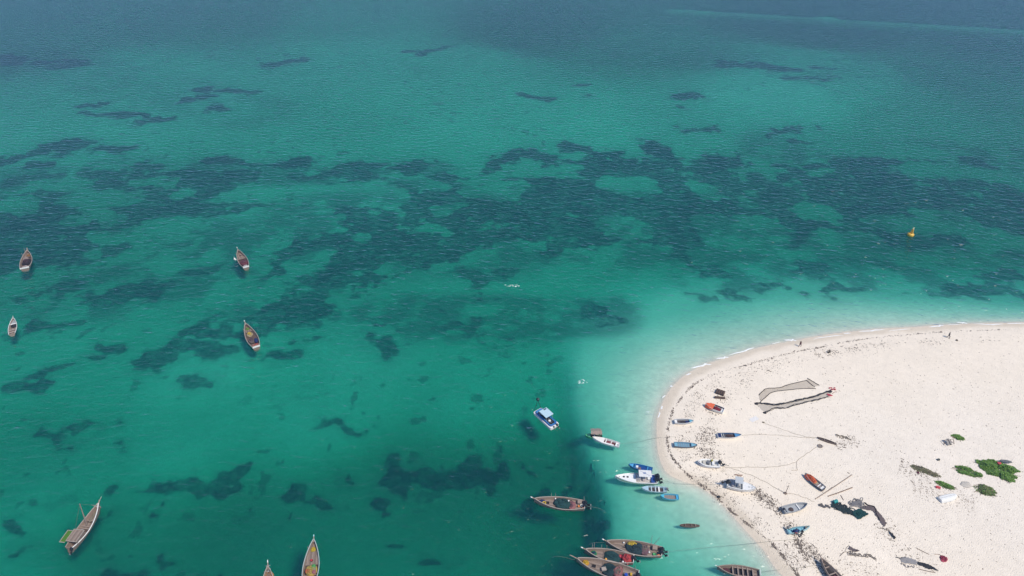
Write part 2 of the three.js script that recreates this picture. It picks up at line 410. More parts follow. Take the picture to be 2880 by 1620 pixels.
seabedMap.wrapS = seabedMap.wrapT = THREE.MirroredRepeatWrapping;
{
  const far = [-6000, -3000, -1500, -800, -500, -400], xs = [...far, ...steps(-330, 330, 2.2), 400, 500, 800, 1500, 3000, 6000];
  const zs = [-8000, -4000, -2000, -1200, -800, -600, ...steps(-490, -40, 2.2), 0, 100, 400, 1500];
  const g = sheet(xs, zs, (x, z) => { const s = sdShore(x, z); return groundFrom(x, z, s, sdBank(x, z)) - clamp((s + 1.2) * 0.03, -0.3, 0.06) - (s > 8 ? 0.3 : 0); }, (x, z) => [(x - SX0) / (SX1 - SX0), (z - SZ0) / (SZ1 - SZ0)]);
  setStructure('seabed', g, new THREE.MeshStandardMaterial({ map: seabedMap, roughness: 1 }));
}

// ---------------------------------------------------------------- beach
const BX0 = 10, BX1 = 190, BZ0 = -180, BZ1 = -40;
const footprints = (() => {                              // hollows and ridges trodden into dry sand, 30 m tile
  const N = 1024, h = new Float32Array(N * N), r = random(5);
  for (let k = 0; k < 5200; k++) {
    const cx = r() * N, cy = r() * N, a = r() * Math.PI, rx = 5 + 5 * r(), ry = 3 + 3 * r(), d = 0.25 + 0.55 * r(), c = Math.cos(a), s = Math.sin(a), R = Math.ceil(rx * 2);
    for (let j = -R; j <= R; j++) for (let i = -R; i <= R; i++) {
      const u = (i * c + j * s) / rx, v = (-i * s + j * c) / ry, q = u * u + v * v; if (q > 4) continue;
      h[((Math.floor(cy) + j + N) % N) * N + ((Math.floor(cx) + i + N) % N)] += d * (0.5 * Math.exp(-Math.pow(Math.sqrt(q) - 1.25, 2) * 9) - Math.exp(-q * 1.6));
    }
  }
  return dataTexture(N, N, (i, j, o) => { o[0] = o[1] = o[2] = 0.62 + 0.24 * h[j * N + i] + 0.05 * noise(i / 3, j / 3); }, false);
})();
const beachMap = dataTexture(2048, 2048, (i, j, o) => {
  const x = BX0 + (BX1 - BX0) * (i + 0.5) / 2048, z = BZ0 + (BZ1 - BZ0) * (j + 0.5) / 2048, s = field(fieldShore, x, z);
  const fine = fbm(x / 0.9, z / 0.9, 3), coarse = fbm(x / 11 + 20, z / 11, 3), grain = noise(x / 0.16, z / 0.16);
  const damp = (1 - smooth(0.7, 2.7, s + 0.9 * fbm(x / 4, z / 4, 2))) * smooth(-1.1, 0.2, s);
  const grey = smooth(8, 40, s + 10 * coarse);
  const w = 1 + 0.06 * fine + 0.05 * coarse + 0.05 * grain;
  const fleck = smooth(0.42, 0.6, fbm(x / 0.5 + 60, z / 0.5, 2) + 0.12 * coarse) * 0.16;
  const dry = lerp(1, 0.82, damp) * w * (1 - fleck);
  o[0] = lerp(SAND[0], 0.775, grey) * dry; o[1] = lerp(SAND[1], 0.69, grey) * dry * lerp(1, 0.975, damp); o[2] = lerp(SAND[2], 0.585, grey) * dry * lerp(1, 0.93, damp);
});
beachMap.wrapS = beachMap.wrapT = THREE.MirroredRepeatWrapping;
{
  const xs = [...steps(8, 150, 0.45), 153, 157, 163, 170, 180, 195, 230, 300, 420, 800, 2000, 6000], zs = [-900, -500, -320, -250, -220, -200, -190, ...steps(-180, -50, 0.45), -46, -40, -30, -10, 30, 100, 300, 600];
  const g = sheet(xs, zs, (x, z) => { const s = sdShore(x, z); return (s < -14 ? -14 : groundFrom(x, z, s, sdBank(x, z))) + clamp((s + 1.2) * 0.03, -0.4, 0.05); }, (x, z) => [(x - BX0) / (BX1 - BX0), (z - BZ0) / (BZ1 - BZ0)]);
  footprints.repeat.set((BX1 - BX0) / 30, (BZ1 - BZ0) / 30);
  setStructure('beach', g, new THREE.MeshStandardMaterial({ map: beachMap, bumpMap: footprints, bumpScale: 0.16, roughness: 1 }));
}
const beachHeight = (x, z) => groundHeight(x, z) + 0.05;

// ---------------------------------------------------------------- sea: a body that takes up light by its depth, and a rippled skin
{
  const body = new THREE.BoxGeometry(12000, 60, 9500); body.translate(0, -30.03, -3250);
  setStructure('sea', body, new THREE.MeshPhysicalMaterial({
    color: rgb(0.01, 0.23, 0.27), transparent: true, opacity: 0.11, roughness: 1, specularIntensity: 0, thickness: 1,
    attenuationColor: rgb(Math.exp(-0.41), Math.exp(-0.086), Math.exp(-0.117)), attenuationDistance: 1,
  })).castShadow = false;
  const waves = (N, tile, count, shortest, longest, seed, steep) => {       // a field of wind waves that repeats every tile
    const h = new Float32Array(N * N), r = random(seed), cx = new Float32Array(N), sx = new Float32Array(N);
    for (let k = 0; k < count; k++) {
      const L = shortest * Math.pow(longest / shortest, r()), a = Math.PI / 2 + 0.12 + (r() + r() + r() - 1.5) * 0.85;
      const kx = Math.round(Math.cos(a) * tile / L), ky = Math.round(Math.sin(a) * tile / L), amp = L * Math.pow(longest / L, steep), ph = r() * 6.283;
      for (let i = 0; i < N; i++) { cx[i] = Math.cos(6.28318 * kx * i / N); sx[i] = Math.sin(6.28318 * kx * i / N); }
      for (let j = 0; j < N; j++) { const c = amp * Math.cos(6.28318 * ky * j / N + ph), s = amp * Math.sin(6.28318 * ky * j / N + ph), q = j * N; for (let i = 0; i < N; i++) h[q + i] += cx[i] * c - sx[i] * s; }
    }
    let m = 0; for (let i = 0; i < h.length; i++) m += h[i] * h[i]; m = Math.sqrt(m / h.length);
    for (let i = 0; i < h.length; i++) h[i] /= m; return h;                  // in standard deviations
  };
  const N = 2048, tile = 110, h = waves(N, tile, 130, 0.55, 3.6, 3, 0.28);
  const swell = dataTexture(N, N, (i, j, o) => { const v = h[j * N + i]; o[0] = o[1] = o[2] = 0.42 + 0.13 * (v + 0.12 * (v * v - 1)); }, false);
  const M = 1024, q = waves(M, 37, 90, 0.45, 2.2, 8, 0.3);
  const ripple = dataTexture(M, M, (i, j, o) => { const f = 0.16, dx = q[j * M + (i + 1) % M] - q[j * M + (i + M - 1) % M], dy = q[((j + 1) % M) * M + i] - q[((j + M - 1) % M) * M + i], n = 1 / Math.hypot(dx * f, dy * f, 1); o[0] = 0.5 - 0.5 * dx * f * n; o[1] = 0.5 - 0.5 * dy * f * n; o[2] = 0.5 + 0.5 * n; }, false);
  ripple.repeat.set(tile / 37, tile / 37); ripple.rotation = 0.21;
  const skin = sheet([-6000, -2000, -700, -350, 0, 350, 700, 2000, 6000], [-8000, -3000, -1200, -600, -300, 0, 300, 1500], () => 0, (x, z) => [x / tile, z / tile]);
  setStructure('sea_surface', skin, new THREE.MeshPhysicalMaterial({ color: 0xffffff, transmission: 1, thickness: 0, ior: 1.33, roughness: 0.26, bumpMap: swell, bumpScale: 0.4, normalMap: ripple, normalScale: new THREE.Vector2(0.26, 0.26) })).castShadow = false;
}

// ---------------------------------------------------------------- things: groups of named parts
const used = {};
function numbered(name) { const n = used[name] = (used[name] ?? -1) + 1; return n ? `${name}_${String(n).padStart(3, '0')}` : name; }
function thing(name, label, category, [x, y, z] = [0, 0, 0], turn = 0, group) {
  const o = new THREE.Group(); o.name = numbered(name); o.position.set(x, y, z); o.rotation.y = turn;
  o.userData = group ? { label, category, group } : { label, category }; scene.add(o); return o;
}
function part(name, geometry, material, parent) {
  const m = new THREE.Mesh(Array.isArray(geometry) ? join(geometry) : geometry, material);
  m.name = name; m.castShadow = m.receiveShadow = true; parent.add(m); return m;
}
function single(name, geometry, material, label, category, [x, y, z] = [0, 0, 0], turn = 0, group) {
  const m = part(name, geometry, material, scene); m.name = numbered(name); m.position.set(x, y, z); m.rotation.y = turn;
  m.userData = group ? { label, category, group } : { label, category }; return m;
}
function join(list) {
  const plain = list.map((g) => { const q = g.index ? g.toNonIndexed() : g; for (const k of Object.keys(q.attributes)) if (!['position', 'normal', 'uv'].includes(k)) q.deleteAttribute(k); return q; });
  return mergeGeometries(plain);
}
function box(sx, sy, sz, x = 0, y = 0, z = 0, ry = 0, rz = 0, rx = 0) {
  const g = new THREE.BoxGeometry(sx, sy, sz); if (rx) g.rotateX(rx); if (rz) g.rotateZ(rz); if (ry) g.rotateY(ry); g.translate(x, y, z); return g;
}
function slab(sx, sy, sz, r, x = 0, y = 0, z = 0, ry = 0, rz = 0, rx = 0) {       // a box with rounded corners seen from above and a bevelled rim
  const a = sx / 2, b = sz / 2, s = new THREE.Shape(); r = Math.min(r, a * 0.98, b * 0.98); const e = Math.min(0.02, sy * 0.3);
  s.moveTo(-a + r, -b); s.lineTo(a - r, -b); s.quadraticCurveTo(a, -b, a, -b + r); s.lineTo(a, b - r); s.quadraticCurveTo(a, b, a - r, b); s.lineTo(-a + r, b); s.quadraticCurveTo(-a, b, -a, b - r); s.lineTo(-a, -b + r); s.quadraticCurveTo(-a, -b, -a + r, -b);
  const g = new THREE.ExtrudeGeometry(s, { depth: sy - 2 * e, bevelSize: e * 0.9, bevelThickness: e, bevelSegments: 2, curveSegments: 5 });
  g.rotateX(-Math.PI / 2); g.translate(0, -sy / 2 + e, 0); if (rx) g.rotateX(rx); if (rz) g.rotateZ(rz); if (ry) g.rotateY(ry); g.translate(x, y, z); return g;
}
const V = (x, y, z) => new THREE.Vector3(x, y, z);
function rod(a, b, r1, r2 = r1, n = 7) {                 // a straight tapered bar from a to b
  const p = V(...a), q = V(...b), d = q.clone().sub(p), g = new THREE.CylinderGeometry(r2, r1, d.length(), n);
  g.translate(0, d.length() / 2, 0); g.applyQuaternion(new THREE.Quaternion().setFromUnitVectors(V(0, 1, 0), d.clone().normalize())); g.translate(...a); return g;
}
function tube(points, r, n = 5, per = 4) { return new THREE.TubeGeometry(new THREE.CatmullRomCurve3(points.map((p) => V(...p))), Math.max(4, points.length * per), r, n); }
function ball(r, x = 0, y = 0, z = 0, sy = 1, sx = 1, sz = 1) { const g = new THREE.SphereGeometry(r, 12, 9); g.scale(sx, sy, sz); g.translate(x, y, z); return g; }
function ring(R, r, x, y, z, tilt = 0) { const g = new THREE.TorusGeometry(R, r, 7, 18); g.rotateX(Math.PI / 2); if (tilt) g.rotateZ(tilt); g.translate(x, y, z); return g; }
function heap(rx, h, rz, seed, fold = 0.25, n = 26) {     // a slumped pile: lumps, folds and a ragged foot
  const g = new THREE.SphereGeometry(1, n * 2, n, 0, Math.PI * 2, 0, Math.PI * 0.5), p = g.attributes.position;
  for (let i = 0; i < p.count; i++) {
    const x = p.getX(i), y = p.getY(i), z = p.getZ(i), a = Math.atan2(z, x), k = 1 + 0.24 * fbm(Math.cos(a) * 1.6 + seed, Math.sin(a) * 1.6 - seed, 2);
    const f = fbm(x * 2.2 + seed * 3, z * 2.2, 3) * fold + 0.5 * fold * Math.abs(noise(x * 5 + seed, z * 5 + 2 * noise(x * 3, z * 3)));
    p.setXYZ(i, x * rx * k, Math.max(-0.02, Math.pow(Math.max(0, y), 0.75) * h * (0.85 + f * 1.6)) , z * rz * k);
  }
  g.computeVertexNormals(); return g;
}
function strands(rx, h, rz, seed, count, r) {             // loops of rope lying over a heap
  const q = random(seed), out = [];
  for (let k = 0; k < count; k++) {
    const a0 = q() * 6.28, R = 0.35 + 0.55 * q(), cx = (q() - 0.5) * 0.7, cz = (q() - 0.5) * 0.7, pts = [];
    for (let i = 0; i < 6; i++) { const a = a0 + i * 0.55, x = cx + R * Math.cos(a) * 0.6, z = cz + R * Math.sin(a) * 0.6, d = Math.min(1, x * x + z * z); pts.push([x * rx, h * (0.95 + 0.2 * q()) * Math.pow(1 - d, 0.4) + r, z * rz]); }
    out.push(tube(pts, r, 4, 3));
  }
  return join(out);
}

// ---------------------------------------------------------------- materials
const grainMap = (() => dataTexture(256, 256, (i, j, o) => {          // weathered plank: long streaks, darker cracks; 1 m tile
  const s = noise(i / 40, j / 3.2) * 0.5 + noise(i / 90 + 7, j / 1.3) * 0.35 + noise(i / 6, j / 6) * 0.2, c = smooth(0.62, 0.8, noise(i / 70 + 30, j / 2.1)) * 0.45;
  o[0] = 0.74 + 0.2 * s - c; o[1] = 0.73 + 0.2 * s - c; o[2] = 0.71 + 0.2 * s - c;
}))();
const scuffMap = (() => dataTexture(256, 256, (i, j, o) => {          // painted hull: scuffs, stains and chalky patches
  const s = fbm(i / 30, j / 30, 4), f = smooth(0.28, 0.5, fbm(i / 9 + 5, j / 5, 3)) * 0.28, w = 0.88 + 0.14 * s - f;
  o[0] = w; o[1] = w * 0.995; o[2] = w * 0.985;
}))();
const weaveMap = (() => dataTexture(256, 256, (i, j, o) => {          // net, rope and palm thatch: tangled fibres
  const s = noise(i / 2.2 + 3 * noise(i / 9, j / 9), j / 7) * 0.5 + noise(i / 8, j / 2.1) * 0.5, w = 0.66 + 0.34 * s; o[0] = o[1] = o[2] = w;
}))();
const mats = new Map();
function matOf(kind, r, g, b) {
  const key = [kind, r, g, b].join(); if (mats.has(key)) return mats.get(key);
  const c = rgb(r, g, b);
  const m = kind === 'wood' ? new THREE.MeshStandardMaterial({ color: c, map: grainMap, bumpMap: grainMap, bumpScale: 0.02, roughness: 0.85 })
    : kind === 'paint' ? new THREE.MeshStandardMaterial({ color: c, map: scuffMap, roughness: 0.5 })
    : kind === 'net' ? new THREE.MeshStandardMaterial({ color: c, map: weaveMap, bumpMap: weaveMap, bumpScale: 0.05, roughness: 0.95 })
    : kind === 'gloss' ? new THREE.MeshPhysicalMaterial({ color: c, map: scuffMap, roughness: 0.35, clearcoat: 0.4, clearcoatRoughness: 0.3 })
    : kind === 'dark' ? new THREE.MeshStandardMaterial({ color: c, roughness: 0.45 })
    : new THREE.MeshStandardMaterial({ color: c, roughness: 0.8 });
  mats.set(key, m); return m;
}
const wood = (r, g, b) => matOf('wood', r, g, b), paint = (r, g, b) => matOf('paint', r, g, b), net = (r, g, b) => matOf('net', r, g, b), gloss = (r, g, b) => matOf('gloss', r, g, b), plain = (r, g, b) => matOf('plain', r, g, b);
const OLD = [wood(0.34, 0.255, 0.205), wood(0.41, 0.32, 0.265), wood(0.27, 0.205, 0.165)], PALE = wood(0.50, 0.43, 0.375), DARKWOOD = wood(0.15, 0.10, 0.08), WHITE = paint(0.90, 0.89, 0.86), BLACK = matOf('dark', 0.02, 0.02, 0.022);
const SKYBLUE = paint(0.16, 0.47, 0.62), DEEPBLUE = paint(0.02, 0.14, 0.42), TEAL = paint(0.10, 0.42, 0.62), GREY = paint(0.42, 0.44, 0.45), CREAM = paint(0.62, 0.58, 0.50), ORANGE = net(1.0, 0.20, 0.08), YELLOW = net(0.85, 0.62, 0.06), RED = net(0.62, 0.07, 0.07), GREENNET = net(0.018, 0.075, 0.075), ROPE = net(0.33, 0.28, 0.22), PINKNET = net(0.42, 0.17, 0.17), PURPLE = net(0.20, 0.11, 0.13), NAVY = net(0.02, 0.04, 0.16);

// ---------------------------------------------------------------- hulls. Local axes: +x bow, y up (0 = waterline), z starboard
function makeHull(o) {
  const { L, B, F = 0.6, D = 0.35, bow = 0.4, stern = 0.2, transom = 0.7, full = 2.2, wall = 0.06, rise = 0.8, bottom = 0.55, top = 1.5 } = o;
  const w = (t) => t < 0.42 ? lerp(transom, 1, Math.sin((t / 0.42) * Math.PI / 2)) : Math.max(0.012, Math.pow(Math.max(0, 1 - Math.pow((t - 0.42) / 0.58, full)), 0.85));
  const sheer = (t) => F + bow * Math.pow(clamp((t - 0.4) / 0.6), 2) + stern * Math.pow(clamp((0.4 - t) / 0.4), 2);
  const keel = (t) => -D + (D + F * rise) * Math.pow(clamp((t - 0.8) / 0.2), 2.2) + 0.15 * D * clamp((0.2 - t) / 0.2);
  const X = (t) => -L / 2 + L * t, T = (x) => clamp(x / L + 0.5);
  const half = (t, y) => { const u = clamp((y - keel(t)) / Math.max(0.02, sheer(t) - keel(t))); return (B / 2) * w(t) * Math.pow(Math.pow(u, 1 / top), bottom); };
  const N = 26, M = 7, pos = [], uv = [], idx = [];
  const put = (x, y, z, u, v) => { pos.push(x, y, z); uv.push(u, v); return pos.length / 3 - 1; };
  const strip = (rows, flip) => { for (let i = 0; i + 1 < rows.length; i++) for (let j = 0; j + 1 < rows[i].length; j++) { const [a, b, c, d] = [rows[i][j], rows[i + 1][j], rows[i][j + 1], rows[i + 1][j + 1]]; if (flip) idx.push(a, c, b, b, c, d); else idx.push(a, b, c, b, d, c); } };
  for (const s of [-1, 1]) {
    const rows = []; for (let i = 0; i <= N; i++) { const t = i / N, r = []; for (let j = 0; j <= M; j++) { const u = j / M, y = lerp(keel(t), sheer(t), Math.pow(u, top)), z = (B / 2) * w(t) * Math.pow(u, bottom); r.push(put(X(t), y, s * z, X(t), y * 1.3)); } rows.push(r); }
    strip(rows, s > 0);
    const cap = [], inn = []; for (let i = 0; i <= N; i++) { const t = i / N, b = (B / 2) * w(t), k = Math.max(b - wall, b * 0.25), y = sheer(t), f = Math.min(o.sole ?? 0.1, y - 0.03), zf = Math.max(Math.min(half(t, f) - wall, k), half(t, f) * 0.2); cap.push([put(X(t), y, s * b, X(t), 0), put(X(t), y, s * k, X(t), wall)]); inn.push([put(X(t), y, s * k, X(t), 0), put(X(t), f, s * zf, X(t), y - f)]); }
    strip(cap, s > 0); strip(inn, s > 0);
  }
  {                                                       // transom, both faces
    const face = (x, flip, low) => { const a = [], b = []; for (let j = 0; j <= M; j++) { const u = j / M, y = Math.max(low, lerp(keel(0), sheer(0), Math.pow(u, top))), z = half(0, y); a.push(put(x, y, -z, -z, y)); b.push(put(x, y, z, z, y)); } strip([a, b], flip); };
    if (transom > 0.1) { face(-L / 2, true, -9); face(-L / 2 + wall, false, o.sole ?? 0.1); const y = sheer(0), z = half(0, y); strip([[put(-L / 2, y, -z, 0, 0), put(-L / 2, y, z, 0, 1)], [put(-L / 2 + wall, y, -z, 0.1, 0), put(-L / 2 + wall, y, z, 0.1, 1)]], true); }
  }
  const g = new THREE.BufferGeometry(); g.setAttribute('position', new THREE.Float32BufferAttribute(pos, 3)); g.setAttribute('uv', new THREE.Float32BufferAttribute(uv, 2)); g.setIndex(idx); g.computeVertexNormals();
  const deck = (y, x0, x1, z0, z1, thick = 0.03) => {       // one fore-and-aft board, trimmed to the hull
    const n = 14, p = [], q = [], ix = []; let k = 0;
    for (let i = 0; i <= n; i++) {
      const x = lerp(x0, x1, i / n), h = Math.max(0.01, half(T(x), y) - wall * 0.8), a = clamp(z0, -h, h), b = clamp(z1, -h, h);
      for (const [zz, yy] of [[a, y - thick], [a, y], [b, y], [b, y - thick]]) { p.push(x, yy, zz); q.push(x, zz); }
      if (i) for (let j = 0; j < 3; j++) { const c = k - 4 + j; ix.push(c, c + 1, c + 4, c + 1, c + 5, c + 4); } k += 4;
    }
    const e = new THREE.BufferGeometry(); e.setAttribute('position', new THREE.Float32BufferAttribute(p, 3)); e.setAttribute('uv', new THREE.Float32BufferAttribute(q, 2)); e.setIndex(ix);
    const f = e.toNonIndexed(); f.computeVertexNormals(); return f;
  };
  const rail = (r, s, up = 0, t0 = 0, t1 = 0.985, sq = 1) => { const pts = []; for (let i = 0; i <= 16; i++) { const t = lerp(t0, t1, i / 16); pts.push([X(t), sheer(t) + up, s * ((B / 2) * w(t) - wall * 0.4)]); } return tube(pts, r, 6, 2).scale(1, sq, 1); };
  const band = (y0, y1, s, out = 0.006) => { const rows = []; const p = [], q = [], ix = []; for (let i = 0; i <= 20; i++) { const t = 0.97 * i / 20, S = sheer(t), K = keel(t); for (const f of [y0, y1]) { const y = lerp(K, S, f), z = half(t, y) + out; p.push(X(t), y, s * z); q.push(X(t), y); } if (i) { const c = 2 * i; ix.push(...(s > 0 ? [c - 2, c, c - 1, c, c + 1, c - 1] : [c - 2, c - 1, c, c, c - 1, c + 1])); } } const e = new THREE.BufferGeometry(); e.setAttribute('position', new THREE.Float32BufferAttribute(p, 3)); e.setAttribute('uv', new THREE.Float32BufferAttribute(q, 2)); e.setIndex(ix); e.computeVertexNormals(); return e; };
  const bowTip = V(L / 2, sheer(1), 0);
  return { geometry: g, half, sheer, keel, X, T, deck, rail, band, L, B, wall, bowTip, widthAt: (x, y) => half(T(x), y) - wall };
}
function boards(h, parent, y, x0, x1, n, materials, name = 'plank', gap = 0.025) {   // a floor of separate boards
  let most = 0; for (let i = 0; i <= 10; i++) most = Math.max(most, h.widthAt(lerp(x0, x1, i / 10), y));
  const step = 2 * most / n;
  for (let k = 0; k < n; k++) { const z0 = -most + k * step, z1 = z0 + step - gap; part(name, h.deck(y + 0.004 * ((k * 7) % 3), x0, x1, z0, z1), materials[(k * 5 + Math.floor(x0 * 3 + 50)) % materials.length], parent); }
}
function sole(h, parent, y, x0, x1, m, name = 'bilge') { return part(name, h.deck(y, x0, x1, -9, 9), m, parent); }
function outboard(parent, x, y, z, s = 1, tilt = 0.5, cowl = BLACK) {   // cowl, leg and propeller, tilted up behind the transom
  const o = new THREE.Group(); o.name = 'outboard_motor'; o.position.set(x, y, z); o.rotation.z = -tilt; parent.add(o);
  const c = slab(0.62 * s, 0.42 * s, 0.4 * s, 0.14 * s, -0.2 * s, 0.34 * s, 0); part('cowling', c, cowl, o);
  part('leg', [box(0.16 * s, 0.85 * s, 0.1 * s, -0.26 * s, -0.28 * s, 0), box(0.5 * s, 0.05 * s, 0.22 * s, -0.34 * s, -0.5 * s, 0), rod([-0.05 * s, -0.72 * s, 0], [-0.55 * s, -0.72 * s, 0], 0.09 * s, 0.06 * s), box(0.2 * s, 0.3 * s, 0.3 * s, -0.02, 0.02 * s, 0)], BLACK, o);
  const blades = []; for (let k = 0; k < 3; k++) { const b = box(0.03 * s, 0.2 * s, 0.11 * s, 0, 0.12 * s, 0, 0.5); b.rotateX(k * 2.094); b.translate(-0.56 * s, -0.72 * s, 0); blades.push(b); }
  part('propeller', blades, matOf('dark', 0.25, 0.25, 0.26), o); return o;
}

// ---------------------------------------------------------------- boats
function afloat([x, z, yaw, L], name, label, category, group, y = 0) { const t = thing(name, label, category, [x, y, z], yaw, group); t.userData.length = undefined; delete t.userData.length; return { t, L }; }
function ashore([x, z, yaw, L], draft, name, label, category, group, lean = 0) {
  const t = thing(name, label, category, [x, beachHeight(x, z) + draft * 0.72, z], yaw, group); t.rotation.order = 'YXZ'; t.rotation.x = lean; return { t, L };
}
const inBoat = (b, x, y, z) => { b.t.updateMatrixWorld(true); const p = b.t.localToWorld(V(x, y, z)); return [p.x, p.y, p.z]; };
function load(b, x, y, z, name, geometry, material, label, category, turn = 0) { return single(name, geometry, material, label, category, inBoat(b, x, y, z), b.t.rotation.y + turn); }
function netLoad(b, x, y, z, rx, hgt, rz, seed, m, label, m2, turn = 0) {
  const o = thing('net_heap', label, 'fishing net', inBoat(b, x, y, z), b.t.rotation.y + turn);
  part('netting', heap(rx, hgt, rz, seed), m, o); if (m2) part('rope', strands(rx, hgt, rz, seed + 5, 12, 0.035), m2, o); return o;
}
function stemPost(h, parent, reach, up, tip, thick = 0.11) {
  const a = [h.L / 2 - 0.55, h.sheer(0.94) - 0.22, 0], b = [h.L / 2 + reach * 0.55, h.bowTip.y + up * 0.45, 0], c = [h.L / 2 + reach, h.bowTip.y + up, 0];
  const p = part('stem_post', rod(a, b, thick, thick * 0.85), OLD[1], parent); part('painted_tip', rod(b, c, thick * 0.95, thick * 0.6), tip, p);
}
function dhow(b, o = {}) {
  const L = b.L, h = makeHull({ L: L * 0.95, B: o.beam ?? L * 0.285, F: 0.72, D: 0.5, bow: 0.62, stern: 0.3, transom: o.transom ?? 0.62, full: 1.75, bottom: 0.4, top: 1.7, wall: 0.1, sole: 0.12 });
  const t = b.t, deckY = 0.40; b.h = h; b.deck = deckY;
  part('hull', h.geometry, o.hull ?? OLD[0], t); sole(h, t, 0.13, -h.L / 2 + 0.12, h.L * 0.43, DARKWOOD);
  for (const s of [-1, 1]) part('gunwale', h.rail(0.085, s, 0.03, 0, 0.985, 1), o.rail ?? PALE, t);
  const f0 = o.fore ?? 0.08, a1 = o.aft ?? -0.24;
  boards(h, t, deckY, L * f0, h.L * 0.455, 9, OLD); if (a1 > -0.45) boards(h, t, deckY, -h.L / 2 + 0.12, L * a1, 8, OLD);
  for (const x of o.beams ?? [f0, a1]) part('beam', box(0.16, 0.14, 2 * h.widthAt(L * x, deckY + 0.06), L * x, deckY + 0.03, 0), OLD[2], t);
  if (o.hatch) { const [x, z, sx, sz] = o.hatch, c = new THREE.Group(); c.name = 'hatch'; c.position.set(x * L, deckY + 0.012, z); t.add(c); part('coaming', [box(sx, 0.1, 0.06, 0, 0.05, -sz / 2), box(sx, 0.1, 0.06, 0, 0.05, sz / 2), box(0.06, 0.1, sz - 0.07, -sx / 2 + 0.03, 0.05, 0), box(0.06, 0.1, sz - 0.07, sx / 2 - 0.03, 0.05, 0)], OLD[1], c); part('shade_panel', box(sx - 0.13, 0.012, sz - 0.07, 0, 0.006, 0), plain(0.012, 0.008, 0.008), c); }  // black panel stands in for the shade inside an open hatch
  stemPost(h, t, o.reach ?? 0.75, o.up ?? 0.35, o.tip ?? WHITE);
  part('transom_board', box(0.09, 0.42, h.B * (o.transom ?? 0.62) * 0.98, -h.L / 2 - 0.03, h.sheer(0) - 0.06, 0), o.sternBoard ?? WHITE, t);
  for (const [x, s, up, lean] of o.posts ?? []) { const z = s * (h.half(h.T(x * L), 0.8) - 0.05), y = h.sheer(h.T(x * L)) - 0.2; part('post', rod([x * L, y, z], [x * L + lean, y + up, z + s * 0.08], 0.05, 0.04), PALE, t); }
  if (o.motors ?? 1) for (let k = 0; k < (o.motors ?? 1); k++) outboard(t, -h.L / 2 - 0.12, 0.75, (k - ((o.motors ?? 1) - 1) / 2) * 0.75, 1.15, 0.75);
  return b;
}
const DHOWS = 'weathered wooden dhows moored off the beach';

{ // the lone dhow beside the shallow bank
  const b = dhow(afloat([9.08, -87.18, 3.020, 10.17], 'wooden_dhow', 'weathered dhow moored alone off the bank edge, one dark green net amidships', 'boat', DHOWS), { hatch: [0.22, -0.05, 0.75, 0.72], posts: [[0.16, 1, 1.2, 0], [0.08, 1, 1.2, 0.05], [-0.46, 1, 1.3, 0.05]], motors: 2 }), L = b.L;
  netLoad(b, -0.06 * L, 0.36, 0.05, 1.75, 0.85, 1.2, 3, GREENNET, 'dark green net heap filling the lone dhow amidships', net(0.03, 0.12, 0.11));
  netLoad(b, -0.23 * L, 0.4, -0.1, 0.8, 0.4, 1.0, 9, PINKNET, 'dull pink net heap behind the green net of the lone dhow', PURPLE);
  netLoad(b, 0.335 * L, 0.42, 0.1, 0.65, 0.25, 0.5, 14, NAVY, 'dark blue net bundled in the bow of the lone dhow');
  load(b, 0.285 * L, 0.44, -0.3, 'rope_coil', join([ring(0.3, 0.07, 0, 0.06, 0), ring(0.24, 0.07, 0.02, 0.17, 0.02), ring(0.31, 0.06, -0.02, 0.26, -0.01)]), YELLOW, 'yellow rope coil near the bow of the lone dhow', 'rope');
  load(b, -0.38 * L, 0.44, 0.55, 'wooden_crate', join([box(0.75, 0.5, 0.7, 0, 0.26, 0), box(0.8, 0.05, 0.75, 0, 0.53, 0)]), OLD[1], 'wooden engine crate by the stern rail of the lone dhow', 'crate');
  load(b, -0.425 * L, 0.44, -0.1, 'plastic_tub', new THREE.LatheGeometry([[0, 0], [0.26, 0], [0.33, 0.34], [0.36, 0.36], [0.31, 0.36], [0.24, 0.05], [0, 0.05]].map((p) => new THREE.Vector2(...p)), 16), paint(0.60, 0.62, 0.60), 'pale grey tub on the stern deck of the lone dhow', 'tub');
  for (const [x, z, k] of [[-0.365, -0.25, 'orange float ahead of the grey tub in the lone dhow'], [-0.45, -0.65, 'orange float in the port stern corner of the lone dhow']]) load(b, x * L, 0.44, z, 'net_float', ball(0.22, 0, 0.2, 0, 0.9), plain(0.72, 0.24, 0.06), k, 'float');
  load(b, -0.17 * L, 1.02, 0.35, 'net_float', ball(0.17, 0, 0.14, 0), WHITE, 'white ball float on top of the green net in the lone dhow', 'float');
  load(b, 0.08 * L, 0.44, 0.95, 'net_float', ball(0.18, 0, 0.16, 0), WHITE, 'white ball float by the far rail of the lone dhow', 'float');
}
